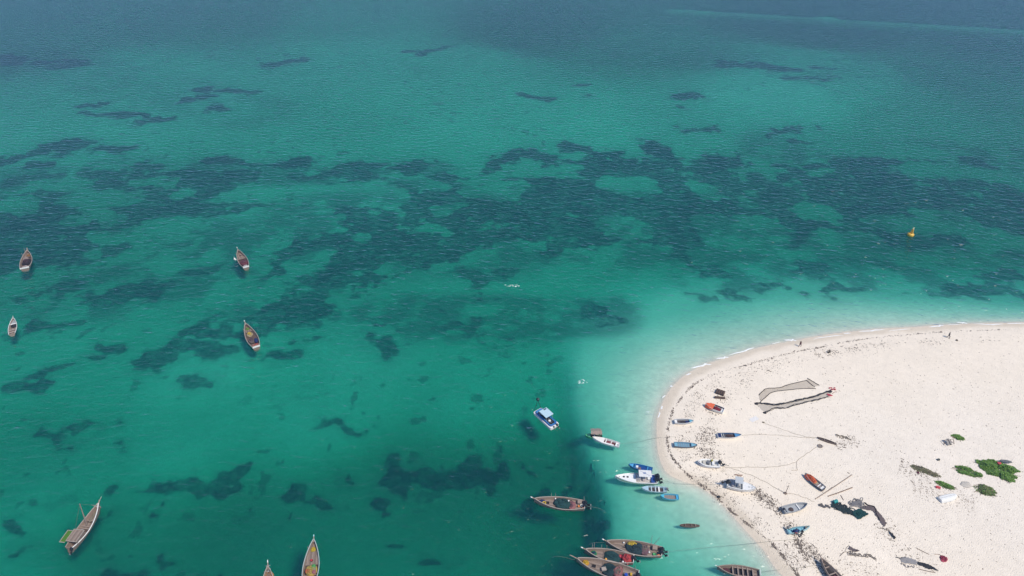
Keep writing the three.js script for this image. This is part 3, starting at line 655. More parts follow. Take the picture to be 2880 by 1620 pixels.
{ // three dhows lying side by side near the bottom edge
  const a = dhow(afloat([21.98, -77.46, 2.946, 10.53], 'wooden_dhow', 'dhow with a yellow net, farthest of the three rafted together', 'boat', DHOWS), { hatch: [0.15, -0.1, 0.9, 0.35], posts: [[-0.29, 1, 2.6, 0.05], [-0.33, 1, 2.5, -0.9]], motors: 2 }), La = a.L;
  netLoad(a, -0.02 * La, 0.36, 0.05, 1.6, 0.8, 1.25, 21, net(0.025, 0.055, 0.065), 'slate green net heap amidships in the farthest rafted dhow', net(0.05, 0.09, 0.10));
  netLoad(a, 0.02 * La, 0.75, 0.55, 0.95, 0.5, 0.55, 23, YELLOW, 'bright yellow net piled on the slate green one', net(0.7, 0.5, 0.06));
  netLoad(a, -0.18 * La, 0.38, 0.1, 0.9, 0.45, 1.1, 27, PURPLE, 'brown rope net behind the slate green heap', ROPE);
  load(a, -0.36 * La, 0.44, 0.5, 'wooden_crate', join([box(0.8, 0.6, 0.75, 0, 0.3, 0), box(0.86, 0.05, 0.8, 0, 0.63, 0)]), OLD[1], 'wooden engine box near the stern of the farthest rafted dhow', 'crate');
  load(a, -0.36 * La, 0.44, -0.6, 'green_basin', new THREE.LatheGeometry([[0, 0], [0.22, 0], [0.34, 0.2], [0.3, 0.2], [0.2, 0.04], [0, 0.04]].map((p) => new THREE.Vector2(...p)), 16), paint(0.05, 0.32, 0.10), 'green basin on the stern deck of the farthest rafted dhow', 'basin');
  load(a, -0.43 * La, 0.44, -0.75, 'net_float', ball(0.25, 0, 0.22, 0, 0.8, 1.3), plain(0.75, 0.22, 0.06), 'orange jerrycan float at the stern of the farthest rafted dhow', 'float');
  load(a, -0.27 * La, 0.44, -0.35, 'net_float', ball(0.18, 0, 0.16, 0), WHITE, 'white float between the brown net and the green basin', 'float');
  load(a, 0.17 * La, 0.44, 0.75, 'net_float', ball(0.17, 0, 0.15, 0), WHITE, 'white float on the foredeck of the farthest rafted dhow', 'float');
  const c = dhow(afloat([17.35, -75.87, 2.937, 9.15], 'wooden_dhow', 'dhow with a red net in its stern, middle of the three rafted together', 'boat', DHOWS), { posts: [[0.33, 1, 1.5, 0.1], [0.3, 1, 1.7, 0.05], [0.16, 1, 1.2, 0], [0.05, 1, 1.1, 0.1]], fore: 0.1, motors: 1, aft: -0.4, beams: [0.1, -0.12] }), Lc = c.L;
  netLoad(c, -0.06 * Lc, 0.36, -0.05, 1.55, 0.6, 1.15, 31, GREENNET, 'dark green net spread amidships in the middle rafted dhow', net(0.03, 0.1, 0.1));
  netLoad(c, -0.36 * Lc, 0.38, 0.05, 0.95, 0.75, 1.0, 33, RED, 'big red net heap in the stern of the middle rafted dhow', net(0.6, 0.1, 0.1));
  netLoad(c, 0.29 * Lc, 0.42, 0.05, 0.5, 0.3, 0.5, 35, net(0.03, 0.30, 0.10), 'green net in the bow of the middle rafted dhow', NAVY);
  load(c, -0.23 * Lc, 0.42, 0.25, 'red_basin', new THREE.LatheGeometry([[0, 0], [0.26, 0], [0.36, 0.3], [0.31, 0.3], [0.22, 0.05], [0, 0.05]].map((p) => new THREE.Vector2(...p)), 16), paint(0.45, 0.03, 0.05), 'red basin beside the red net heap', 'basin');
  load(c, 0.05 * Lc, 0.62, -0.95, 'net_float', ball(0.22, 0, 0.2, 0), plain(0.72, 0.33, 0.05), 'orange float on the near rail of the middle rafted dhow', 'float');
  for (const [x, z, k] of [[-0.28, -0.72, 'white float by the near rail, ahead of the red net'], [-0.33, -0.85, 'white float by the near rail, close to the red net']]) load(c, x * Lc, 0.45, z, 'net_float', ball(0.18, 0, 0.16, 0), WHITE, k, 'float');
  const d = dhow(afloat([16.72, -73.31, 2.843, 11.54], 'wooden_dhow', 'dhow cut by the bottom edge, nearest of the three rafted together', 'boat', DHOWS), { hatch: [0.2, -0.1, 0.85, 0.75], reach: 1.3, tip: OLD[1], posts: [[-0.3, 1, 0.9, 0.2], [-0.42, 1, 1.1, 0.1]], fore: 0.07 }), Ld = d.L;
  netLoad(d, -0.04 * Ld, 0.36, 0, 1.35, 0.55, 1.25, 41, net(0.02, 0.05, 0.055), 'blackish green net amidships in the nearest rafted dhow', GREENNET);
  netLoad(d, -0.17 * Ld, 0.38, 0.05, 0.9, 0.6, 1.2, 43, net(0.36, 0.15, 0.14), 'brick red net heap in the nearest rafted dhow', ROPE);
  netLoad(d, 0.33 * Ld, 0.42, 0.1, 0.6, 0.35, 0.55, 45, net(0.72, 0.36, 0.03), 'orange yellow net in the bow of the nearest rafted dhow', YELLOW);
  load(d, 0.04 * Ld, 0.5, -0.35, 'wooden_crate', join([box(0.8, 0.35, 0.62, 0, 0.2, 0), box(0.84, 0.05, 0.66, 0, 0.4, 0)]), PALE, 'pale wooden lid lying across the nearest rafted dhow', 'crate', 0.4);
  load(d, -0.3 * Ld, 0.44, -0.4, 'blue_drum', new THREE.CylinderGeometry(0.3, 0.3, 0.6, 14).translate(0, 0.3, 0), paint(0.02, 0.08, 0.42), 'blue drum standing near the stern of the nearest rafted dhow', 'drum');
  load(d, -0.37 * Ld, 0.44, 0.1, 'yellow_jerrycan', join([slab(0.3, 0.42, 0.45, 0.06, 0, 0.21, 0), rod([0, 0.42, 0.1], [0, 0.5, 0.1], 0.05)]), paint(0.68, 0.42, 0.03), 'yellow jerrycan near the stern of the nearest rafted dhow', 'jerrycan');
}
{ // bottom left: two dhows cut by the frame
  const b = dhow(afloat([-35.55, -74.12, 1.684, 10.14], 'wooden_dhow', 'dhow with a heap of many-coloured net, bow away from the camera', 'boat', DHOWS), { rail: paint(0.45, 0.52, 0.50), tip: paint(0.45, 0.75, 0.78), reach: 0.6, fore: 0.0, aft: -0.42, beams: [0.0, -0.2], motors: 0, posts: [[0.28, -1, 0.7, 0.25]] }), L = b.L;
  const rainbow = thing('net_heap', 'heap of red, yellow and green net in the bottom dhow', 'fishing net', inBoat(b, -0.12 * L, 0.36, 0.05), b.t.rotation.y);
  part('netting', heap(1.15, 0.75, 1.05, 51), net(0.60, 0.43, 0.08), rainbow);
  for (const [x, z, r, c, k] of [[-0.1, -0.5, 0.55, net(0.62, 0.12, 0.06), 'red_net'], [0.55, 0.42, 0.5, net(0.12, 0.42, 0.12), 'green_net'], [-0.45, 0.6, 0.45, PINKNET, 'pink_net'], [0.05, 0.55, 0.4, net(0.35, 0.40, 0.22), 'olive_net']]) part(k, heap(r, 0.4, r * 0.9, x * 9 + 60).translate(x, 0.42, z), c, rainbow);
  part('rope', strands(1.15, 0.85, 1.05, 57, 14, 0.035), net(0.7, 0.55, 0.15), rainbow);
  netLoad(b, -0.32 * L, 0.36, 0, 1.1, 0.5, 1.15, 55, PURPLE, 'dark red and grey net behind the many-coloured heap', RED);
  netLoad(b, 0.31 * L, 0.42, -0.05, 0.5, 0.22, 0.45, 59, net(0.52, 0.42, 0.03), 'yellow net on the foredeck of the bottom dhow', YELLOW);
  load(b, 0.08 * L, 0.44, -0.05, 'red_basin', new THREE.LatheGeometry([[0, 0], [0.22, 0], [0.27, 0.3], [0.23, 0.3], [0.18, 0.04], [0, 0.04]].map((p) => new THREE.Vector2(...p)), 4), paint(0.5, 0.03, 0.05), 'square red bucket on the deck of the bottom dhow', 'bucket');
  const c = dhow(afloat([-41.89, -68.99, 1.803, 9.62], 'wooden_dhow', 'dhow of which only the orange-netted bow shows at the bottom edge', 'boat', DHOWS), { reach: 0.9, posts: [[0.36, -1, 0.5, 0], [0.36, 1, 0.5, 0]], motors: 0 }), Lc = c.L;
  netLoad(c, 0.28 * Lc, 0.42, 0, 1.3, 0.5, 0.95, 63, net(0.62, 0.30, 0.10), 'pale orange net filling the bow at the bottom edge', ROPE);
  load(c, 0.44 * Lc, 0.75, 0, 'anchor', join([rod([-0.5, 0.05, 0], [0.55, 0.3, 0], 0.05), rod([0.5, 0.3, -0.4], [0.5, 0.3, 0.4], 0.045), tube([[-0.15, 0.2, -0.42], [-0.45, 0.1, -0.25], [-0.52, 0.05, 0], [-0.45, 0.1, 0.25], [-0.15, 0.2, 0.42]], 0.05)]), paint(0.45, 0.5, 0.55), 'grey anchor lashed on the bow at the bottom edge', 'anchor');
}
{ // four boats far out on the left
  const spec = (name) => ({ posts: [[0.2, -1, 1.2, 0.1]], motors: 0, ...name });
  const a = dhow(afloat([-139.02, -170.93, 1.992, 10.02], 'wooden_dhow', 'broad dark dhow far out, nearest the left edge', 'boat', DHOWS), spec({ beam: 3.1, transom: 0.75, fore: 0.22, aft: -0.36, tip: OLD[1], posts: [[0.4, -1, 1.3, 0.2], [0.4, 1, 1.3, 0.2], [0.24, -1, 1.2, 0]] })), La = a.L;
  netLoad(a, -0.08 * La, 0.36, 0.05, 1.5, 0.7, 1.25, 71, net(0.035, 0.022, 0.022), 'blackish net filling the broad far dhow', PURPLE); netLoad(a, 0.12 * La, 0.36, -0.3, 0.8, 0.55, 0.8, 73, net(0.36, 0.28, 0.24), 'greyish net ahead of the blackish one in the broad far dhow');
  netLoad(a, -0.36 * La, 0.42, 0, 0.5, 0.4, 1.0, 75, net(0.55, 0.42, 0.40), 'pale floats and net in the stern of the broad far dhow', net(0.7, 0.6, 0.58));
  netLoad(a, 0.28 * La, 0.42, 0.25, 0.5, 0.3, 0.5, 77, net(0.28, 0.14, 0.04), 'rusty brown net in the bow of the broad far dhow');
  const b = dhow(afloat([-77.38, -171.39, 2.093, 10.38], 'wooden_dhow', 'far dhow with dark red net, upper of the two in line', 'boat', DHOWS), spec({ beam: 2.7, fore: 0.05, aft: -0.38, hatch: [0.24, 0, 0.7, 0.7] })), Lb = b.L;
  netLoad(b, -0.16 * Lb, 0.36, 0.1, 1.5, 0.55, 1.05, 81, net(0.17, 0.045, 0.055), 'dark red net in the upper far dhow', PURPLE); netLoad(b, -0.38 * Lb, 0.42, 0, 0.5, 0.4, 0.85, 83, net(0.58, 0.50, 0.50), 'white floats heaped in the stern of the upper far dhow', net(0.7, 0.66, 0.66));
  load(b, 0.2 * Lb, 0.02, -1.75, 'mooring_buoy', join([ball(0.28, 0, 0.12, 0, 1.3), rod([0, 0.3, 0], [0.1, 0.9, 0], 0.04), ball(0.2, -0.55, 0.1, 0.2)]), WHITE, 'white float drifting beside the upper far dhow', 'float');
  const c = dhow(afloat([-64.76, -137.11, 2.112, 10.74], 'wooden_dhow', 'far dhow with a dark blue tarp, lower of the two in line', 'boat', DHOWS), spec({ beam: 2.9, fore: 0.2, aft: -0.38 })), Lc = c.L;
  netLoad(c, 0.1 * Lc, 0.3, -0.1, 1.0, 0.4, 0.75, 85, net(0.44, 0.36, 0.22), 'straw coloured net forward in the lower far dhow', YELLOW); netLoad(c, -0.15 * Lc, 0.36, -0.35, 1.1, 0.4, 0.7, 87, net(0.16, 0.12, 0.11), 'brown net amidships in the lower far dhow', PURPLE);
  netLoad(c, -0.2 * Lc, 0.4, 0.65, 0.85, 0.5, 0.45, 88, NAVY, 'dark blue tarp bundled at the rail of the lower far dhow'); netLoad(c, -0.38 * Lc, 0.42, 0, 0.6, 0.45, 0.95, 89, net(0.46, 0.33, 0.25), 'pinkish floats heaped in the stern of the lower far dhow', RED);
  netLoad(c, 0.33 * Lc, 0.42, 0, 0.5, 0.25, 0.45, 90, net(0.16, 0.28, 0.05), 'green net in the bow of the lower far dhow');
  const d = afloat([-126.17, -141.08, 2.031, 7.47], 'wooden_boat', 'small open boat with a white bow, at the left edge', 'boat'), h = makeHull({ L: d.L * 0.95, B: 1.95, F: 0.55, D: 0.3, bow: 0.35, stern: 0.1, transom: 0.72, full: 1.8, wall: 0.08, sole: 0.1 });
  part('hull', h.geometry, OLD[1], d.t); sole(h, d.t, 0.11, -h.L / 2 + 0.1, h.L * 0.42, DARKWOOD); for (const s of [-1, 1]) part('gunwale', h.rail(0.06, s, 0.02), WHITE, d.t);
  boards(h, d.t, 0.36, h.L * 0.2, h.L * 0.45, 5, [GREY]); boards(h, d.t, 0.2, -h.L * 0.47, h.L * 0.02, 6, OLD);
  for (const [x, m] of [[0.17, WHITE], [-0.2, PALE], [-0.34, PALE]]) part('thwart', box(0.32, 0.05, 2 * h.widthAt(x * h.L, 0.45), x * h.L, 0.42, 0), m, d.t); stemPost(h, d.t, 0.35, 0.2, WHITE, 0.08);
  load(d, 0.06 * d.L, 0.2, 0.1, 'net_heap', heap(0.75, 0.4, 0.65, 91), net(0.03, 0.03, 0.03), 'black net in the small open boat at the left edge', 'fishing net');
}
{ // sailing dhow with mast and raised stern roof
  const b = afloat([-79.24, -81.79, 1.449, 9.46], 'sailing_dhow', 'weathered sailing dhow with a mast and a boarded stern roof', 'boat'), L = b.L, t = b.t;
  const h = makeHull({ L, B: L * 0.265, F: 0.85, D: 0.6, bow: 0.85, stern: 0.35, transom: 0.55, full: 1.7, wall: 0.12, sole: 0.16 }); b.h = h;
  part('hull', h.geometry, OLD[0], t); sole(h, t, 0.17, -L / 2 + 0.14, L * 0.43, DARKWOOD);
  part('gunwale', h.rail(0.09, -1, 0.04), PALE, t); part('gunwale', h.rail(0.09, 1, 0.04), WHITE, t);
  boards(h, t, 0.5, L * 0.16, L * 0.44, 8, OLD); boards(h, t, 0.36, -L * 0.02, L * 0.12, 8, OLD); boards(h, t, 0.5, -L * 0.49, -L * 0.40, 7, OLD);
  for (const x of [0.155, 0.02, -0.03, -0.12]) part('beam', box(0.16, 0.15, 2 * h.widthAt(x * L, 0.6), x * L, 0.56, 0), OLD[1], t);
  const mast = part('mast', rod([0.04 * L, 0.2, 0], [0.11 * L, 6.2, 0.25], 0.13, 0.07, 9), OLD[1], t);
  part('stay', [rod([0.11 * L, 6.1, 0.25], [-0.08 * L, 0.95, -1.45], 0.02), rod([0.11 * L, 6.1, 0.25], [0.45 * L, 1.5, 0], 0.02)], ROPE, mast);
  const roof = new THREE.Group(); roof.name = 'stern_roof'; roof.position.set(-0.27 * L, 1.62, 0); t.add(roof);
  for (let k = 0; k < 7; k++) part('plank', box(0.255 * L, 0.05, 0.255, 0, 0.003 * (k % 3), -0.8 + k * 0.268), OLD[k % 3], roof);
  part('rim', [box(0.27 * L, 0.14, 0.09, 0, 0.09, -0.98), box(0.27 * L, 0.14, 0.09, 0, 0.09, 0.98), box(0.1, 0.14, 1.86, 0.13 * L, 0.09, 0), box(0.1, 0.14, 1.86, -0.13 * L, 0.09, 0)], PALE, roof);
  for (const s of [-1, 1]) part('side_wall', box(0.25 * L, 1.05, 0.05, 0, -0.57, s * 0.92), wood(0.26, 0.20, 0.17), roof);
  const tray = new THREE.Group(); tray.name = 'side_tray'; tray.position.set(-0.3 * L, 1.55, -1.55); t.add(tray);
  part('tray_frame', [box(0.27 * L, 0.12, 0.1, 0, 0.06, -0.52), box(0.1, 0.12, 0.94, 0.13 * L, 0.06, 0), box(0.1, 0.12, 0.94, -0.13 * L, 0.06, 0)], PALE, tray); part('green_matting', box(0.25 * L, 0.05, 0.92, 0, 0.02, 0), net(0.10, 0.26, 0.02), tray);
  part('bowsprit', rod([0.40 * L, 1.45, 0.05], [0.62 * L, 2.1, 0.05], 0.1, 0.05), PALE, t); part('stem_post', rod([0.45 * L, 0.9, 0], [0.545 * L, 2.0, 0], 0.13, 0.1), OLD[1], t);
  part('cross_spar', rod([0.44 * L, 1.55, -1.1], [0.42 * L, 1.5, 0.9], 0.05), PALE, t);
  part('rudder', [box(0.5, 1.0, 0.08, -L / 2 - 0.25, 0.35, 0), rod([-L / 2 - 0.25, 0.8, 0], [-L / 2 + 0.5, 1.25, 0], 0.06)], OLD[2], t); outboard(t, -L / 2 - 0.1, 0.8, 0.55, 0.9, 0.6);
  load(b, -0.09 * L, 0.18, -0.35, 'white_box', slab(0.75, 0.35, 0.5, 0.08, 0, 0.18, 0), WHITE, 'white box in the hold of the sailing dhow', 'box');
  load(b, 0.25 * L, 0.52, -0.1, 'folded_sail', join([heap(1.3, 0.25, 0.3, 95), strands(1.2, 0.3, 0.28, 96, 4, 0.03)]), net(0.30, 0.26, 0.19), 'folded brown sail on the foredeck of the sailing dhow', 'sail', 0.1);
}
{ // blunt blue and white party boat with a light blue awning, and its mooring float
  const b = afloat([7.39, -109.55, 2.220, 6.08], 'pontoon_boat', 'blunt white and blue boat with a light blue awning, off the bank', 'boat'), t = b.t, L = b.L, W = 2.35;
  part('hull', [slab(L, 0.62, W, 0.42, 0, 0.22, 0), slab(L * 0.9, 0.3, W * 0.7, 0.3, 0, -0.18, 0)], WHITE, t);
  const shape = (a, c, r) => { const s = new THREE.Shape(); s.moveTo(-a + r, -c); s.lineTo(a - r, -c); s.quadraticCurveTo(a, -c, a, -c + r); s.lineTo(a, c - r); s.quadraticCurveTo(a, c, a - r, c); s.lineTo(-a + r, c); s.quadraticCurveTo(-a, c, -a, c - r); s.lineTo(-a, -c + r); s.quadraticCurveTo(-a, -c, -a + r, -c); return s; };
  const ringOf = (a, c, r, w, y, hgt) => { const s = shape(a, c, r); s.holes.push(shape(a - w, c - w, Math.max(0.05, r - w))); const g = new THREE.ExtrudeGeometry(s, { depth: hgt, bevelSize: 0.02, bevelThickness: 0.02, bevelSegments: 1, curveSegments: 6 }); g.rotateX(-Math.PI / 2); g.translate(0, y, 0); return g; };
  part('coaming', ringOf(L * 0.44, W * 0.40, 0.5, 0.16, 0.55, 0.34), DEEPBLUE, t); part('inner_rim', ringOf(L * 0.41, W * 0.33, 0.4, 0.1, 0.54, 0.26), paint(0.10, 0.40, 0.75), t);
  for (const [x, n] of [[0.24, 'round_seat'], [-0.2, 'round_seat']]) { const g = new THREE.TorusGeometry(0.55, 0.2, 8, 20); g.rotateX(Math.PI / 2); g.translate(x * L, 0.66, 0); const q = part(n, g, matOf('dark', 0.03, 0.03, 0.032), t); part('table', new THREE.CylinderGeometry(0.27, 0.3, 0.1, 16).translate(x * L, 0.72, 0), WHITE, q); part('well', new THREE.CylinderGeometry(0.42, 0.42, 0.06, 16).translate(x * L, 0.57, 0), matOf('dark', 0.03, 0.03, 0.032), q); }
  part('dark_sole', slab(L * 0.76, 0.04, W * 0.6, 0.3, 0, 0.545, 0), matOf('dark', 0.025, 0.025, 0.028), t);
  const aw = new THREE.Group(); aw.name = 'awning'; aw.position.set(0.0 * L, 2.15, 0); t.add(aw); part('awning_sheet', slab(L * 0.4, 0.07, W * 0.86, 0.1), paint(0.52, 0.70, 0.80), aw);
  for (const [sx, sz] of [[-1, -1], [-1, 1], [1, -1], [1, 1]]) part('post', rod([sx * L * 0.18, -1.55, sz * W * 0.38], [sx * L * 0.18, -0.03, sz * W * 0.38], 0.03), matOf('dark', 0.5, 0.5, 0.5), aw);
  part('name_strip', box(0.34, 0.012, W * 0.3, L * 0.155, 0.042, 0.42), paint(0.08, 0.10, 0.14), aw);
  outboard(t, -L / 2 - 0.05, 0.42, 0.55, 0.8, 0.7); outboard(t, -L / 2 - 0.05, 0.42, -0.35, 0.55, 0.7);
  const [fx, fz] = [5.82, -115.66]; single('mooring_float', join([ball(0.42, 0, 0.1, 0, 0.9), ring(0.12, 0.04, 0, 0.5, 0)]), matOf('dark', 0.02, 0.045, 0.04), 'dark mooring float ahead of the blunt blue boat', 'float', [fx, 0, fz]);
  const p1 = inBoat(b, L * 0.47, 0.5, -W * 0.4), p2 = inBoat(b, L * 0.47, 0.5, W * 0.4);
  for (const [p, k] of [[p1, 'dark mooring line to the port bow of the blunt blue boat'], [p2, 'dark mooring line to the starboard bow of the blunt blue boat']]) single('mooring_line', tube([p, [lerp(p[0], fx, 0.5), 0.22, lerp(p[2], fz, 0.5)], [fx, 0.15, fz]], 0.06), matOf('dark', 0.02, 0.05, 0.045), k, 'rope');
}
function skiff(b, o) {
  const t = b.t, L = b.L, h = makeHull({ L, B: o.beam ?? L * 0.29, F: o.F ?? 0.42, D: o.D ?? 0.22, bow: o.bow ?? 0.22, stern: 0.04, transom: o.transom ?? 0.82, full: o.full ?? 2.3, bottom: 0.3, top: 1.9, wall: 0.05, sole: o.sole ?? 0.08 }); b.h = h;
  part('hull', h.geometry, o.hull, t); const y = (o.sole ?? 0.08) + 0.01;
  sole(h, t, y, -L / 2 + 0.06, L * 0.44, o.floor ?? o.inside, 'floor');
  for (const s of [-1, 1]) part('gunwale', h.rail(0.035, s, 0.012), o.rail ?? o.hull, t);
  if (o.lining) for (const s of [-1, 1]) { const g = h.band(0.5, 0.97, s, -0.056); part('lining', g, o.lining, t); }
  if (o.stripe) for (const s of [-1, 1]) part('stripe', h.band(o.stripe[1], o.stripe[2], s), o.stripe[0], t);
  if (o.foredeck) part('foredeck', h.deck(h.sheer(0.8) - 0.05, L * (o.fore ?? 0.27), L * 0.47, -9, 9), o.foredeck, t);
  for (const [x, m, w] of o.thwarts ?? []) part('thwart', box(w ?? 0.22, 0.04, 2 * h.widthAt(x * L, 0.3), x * L, 0.28, 0), m, t);
  if (o.sternDeck) part('stern_seat', h.deck(0.3, -L / 2 + 0.06, -L * 0.36, -9, 9, 0.05), o.sternDeck, t);
  if (o.ribs) for (let k = 0; k < o.ribs; k++) { const x = lerp(-0.3, 0.28, k / (o.ribs - 1)) * L; part('rib', box(0.05, 0.045, 2 * h.widthAt(x, y + 0.03), x, y + 0.03, 0), o.ribM ?? o.inside, t); }
  return b;
}
function greenBoat() { // green boat under palm thatch
  const b = skiff(afloat([17.31, -104.54, 3.114, 3.60], 'thatched_boat', 'small green boat under a palm thatch roof, beside the long white boat', 'boat'), { hull: paint(0.05, 0.36, 0.16), inside: DARKWOOD, floor: plain(0.03, 0.025, 0.02), rail: paint(0.10, 0.50, 0.22), foredeck: paint(0.16, 0.58, 0.30), fore: 0.2, beam: 1.25, thwarts: [[-0.05, CREAM, 0.3]], full: 2.6 }), t = b.t, r = random(71);
  const roof = new THREE.Group(); roof.name = 'thatch_roof'; roof.position.set(-0.12 * b.L, 1.75, 0); t.add(roof);
  const straw = []; for (let k = 0; k < 150; k++) { const x = (r() - 0.5) * 2.3, s = r() < 0.5 ? -1 : 1, l = 0.6 + 0.35 * r(); const g = box(0.06 + 0.05 * r(), 0.02, l, 0, 0, s * l / 2, (r() - 0.5) * 0.25, 0, s * (0.28 + 0.1 * r())); g.translate(x, 0.08 + 0.06 * r(), s * 0.06 * r()); straw.push(g); }
  part('palm_leaves', straw, wood(0.46, 0.36, 0.31), roof); part('ridge_pole', rod([-1.15, 0.02, 0], [1.15, 0.02, 0], 0.05), OLD[2], roof);
  for (const [x, z] of [[-0.9, -0.45], [-0.9, 0.45], [0.85, -0.42], [0.85, 0.42]]) part('post', rod([x * 0.9, -1.5, z * 0.9], [x, -0.08, z], 0.035), OLD[2], roof);
}
greenBoat();
{ // long white boat
  const b = skiff(afloat([19.68, -102.97, 2.780, 5.83], 'long_boat', 'long narrow white boat with dark red gear, at the bank edge', 'boat'), { hull: WHITE, inside: WHITE, floor: plain(0.10, 0.03, 0.03), beam: 1.55, F: 0.5, foredeck: WHITE, fore: 0.06, transom: 0.75, full: 2.0, sternDeck: WHITE, thwarts: [[0.0, WHITE], [-0.2, WHITE, 0.16]] }), L = b.L;
  load(b, -0.12 * L, 0.1, 0.12, 'net_heap', heap(0.7, 0.25, 0.3, 101), net(0.35, 0.10, 0.12), 'dark red gear lying in the long white boat', 'fishing net');
  part('side_bench', box(L * 0.42, 0.05, 0.3, -0.1 * L, 0.42, -0.48), WHITE, b.t); part('cleat', [rod([-0.44 * L, 0.4, 0.2], [-0.44 * L, 0.4, -0.3], 0.03), box(0.05, 0.1, 0.05, -0.44 * L, 0.37, 0)], BLACK, b.t);
}
const SK = 'small open skiffs along the beach';
{ // blue skiff
  const b = skiff(afloat([25.96, -96.07, 2.854, 4.81], 'skiff', 'deep blue skiff afloat behind the white motorboat', 'boat', SK), { hull: paint(0.03, 0.16, 0.40), inside: DEEPBLUE, floor: paint(0.015, 0.07, 0.27), rail: paint(0.05, 0.22, 0.50), foredeck: paint(0.10, 0.42, 0.72), fore: 0.3, beam: 1.5, lining: paint(0.02, 0.15, 0.42), thwarts: [[0.22, paint(0.05, 0.24, 0.5)], [-0.3, paint(0.06, 0.3, 0.6), 0.26]], sternDeck: paint(0.02, 0.12, 0.36) });
  load(b, 0.14 * b.L, 0.1, 0.05, 'white_box', slab(0.42, 0.3, 0.5, 0.06, 0, 0.16, 0), WHITE, 'white cool box in the deep blue skiff', 'box'); load(b, 0.03 * b.L, 0.1, -0.1, 'net_heap', heap(0.32, 0.2, 0.35, 103), net(0.30, 0.20, 0.18), 'brown gear beside the cool box in the deep blue skiff', 'fishing net');
}
{ const b = skiff(afloat([27.85, -90.72, 3.072, 4.91], 'skiff', 'pale blue skiff with thwarts, afloat below the white motorboat', 'boat', SK), { hull: paint(0.48, 0.60, 0.68), inside: paint(0.35, 0.52, 0.62), floor: plain(0.06, 0.045, 0.045), rail: paint(0.55, 0.68, 0.75), foredeck: paint(0.42, 0.62, 0.74), fore: 0.22, beam: 1.45, lining: paint(0.38, 0.55, 0.64), thwarts: [[0.1, paint(0.55, 0.66, 0.7)], [-0.06, paint(0.55, 0.62, 0.66)], [-0.2, WHITE, 0.3]], sternDeck: paint(0.30, 0.42, 0.5) });
  outboard(b.t, -b.L / 2 - 0.02, 0.5, 0, 0.6, 0.3, matOf('dark', 0.22, 0.2, 0.22)); }
{ const b = skiff(afloat([30.56, -88.90, 3.071, 3.55], 'skiff', 'short turquoise skiff afloat nearest the sand', 'boat', SK), { hull: paint(0.10, 0.45, 0.62), inside: SKYBLUE, floor: wood(0.36, 0.30, 0.27), rail: paint(0.10, 0.42, 0.60), foredeck: paint(0.10, 0.55, 0.70), fore: 0.3, beam: 1.35, lining: paint(0.12, 0.42, 0.58), sternDeck: paint(0.08, 0.44, 0.72), ribs: 6, ribM: PALE }); }
{ // white motorboat afloat
  const b = afloat([24.63, -93.18, 3.067, 8.27], 'motorboat', 'large white motorboat with an awning and twin black outboards, afloat', 'boat'), t = b.t, L = b.L;
  const h = makeHull({ L, B: 2.5, F: 0.68, D: 0.35, bow: 0.35, stern: 0.02, transom: 0.86, full: 1.75, bottom: 0.34, top: 1.8, wall: 0.12, sole: 0.28 }); b.h = h;
  const W = gloss(0.92, 0.92, 0.90); part('hull', h.geometry, W, t); part('foredeck', h.deck(0.7, L * 0.0, L * 0.46, -9, 9, 0.06), W, t); sole(h, t, 0.3, -L / 2 + 0.13, L * 0.02, paint(0.62, 0.58, 0.55), 'cockpit_floor');
  for (const s of [-1, 1]) { part('stripe', h.band(0.55, 0.72, s), paint(0.35, 0.42, 0.08), t); part('gunwale', h.rail(0.06, s, 0.0), W, t); }
  for (const x of [0.2, 0.29]) part('deck_hatch', slab(0.36, 0.05, 0.34, 0.05, x * L, 0.73, 0.1), matOf('dark', 0.03, 0.03, 0.03), t);
  part('hand_rail', rod([0.13 * L, 0.88, 0.85], [-0.06 * L, 0.9, 1.02], 0.035), matOf('dark', 0.12, 0.12, 0.12), t); part('cleat', slab(0.2, 0.06, 0.12, 0.03, 0.4 * L, 0.74, 0), matOf('dark', 0.3, 0.3, 0.3), t);
  const con = part('console', slab(0.9, 0.75, 0.9, 0.15, -0.05 * L, 0.68, 0), paint(0.6, 0.57, 0.55), t); part('windscreen', box(0.05, 0.42, 0.95, 0.01 * L, 1.2, 0, 0, -0.35), matOf('dark', 0.06, 0.08, 0.11), con);
  part('seat', slab(0.5, 0.45, 1.0, 0.1, -0.19 * L, 0.54, 0), paint(0.64, 0.56, 0.52), t); part('seat', slab(0.7, 0.4, 1.9, 0.1, -0.4 * L, 0.5, 0), paint(0.03, 0.08, 0.30), t); part('cushion', slab(0.5, 0.14, 0.9, 0.08, -0.31 * L, 0.62, 0.3), WHITE, t);
  const aw = new THREE.Group(); aw.name = 'awning'; aw.position.set(-0.2 * L, 2.15, 0); t.add(aw); part('awning_sheet', slab(L * 0.3, 0.06, 1.65, 0.12), paint(0.8, 0.8, 0.79), aw); part('frame_tube', [rod([-1.0, 0.05, -0.6], [1.0, 0.05, 0.6], 0.025), box(0.5, 0.06, 0.35, 0.1, 0.065, 0.05)], matOf('dark', 0.2, 0.25, 0.4), aw);
  for (const [sx, sz] of [[-1, -1], [-1, 1], [1, -1], [1, 1]]) part('post', rod([sx * 0.95, -1.6, sz * 0.85], [sx * 1.05, -0.03, sz * 0.72], 0.035), matOf('dark', 0.35, 0.35, 0.36), aw);
  for (const z of [-0.4, 0.4]) outboard(t, -L / 2 - 0.02, 0.72, z, 1.35, 0.55);
}
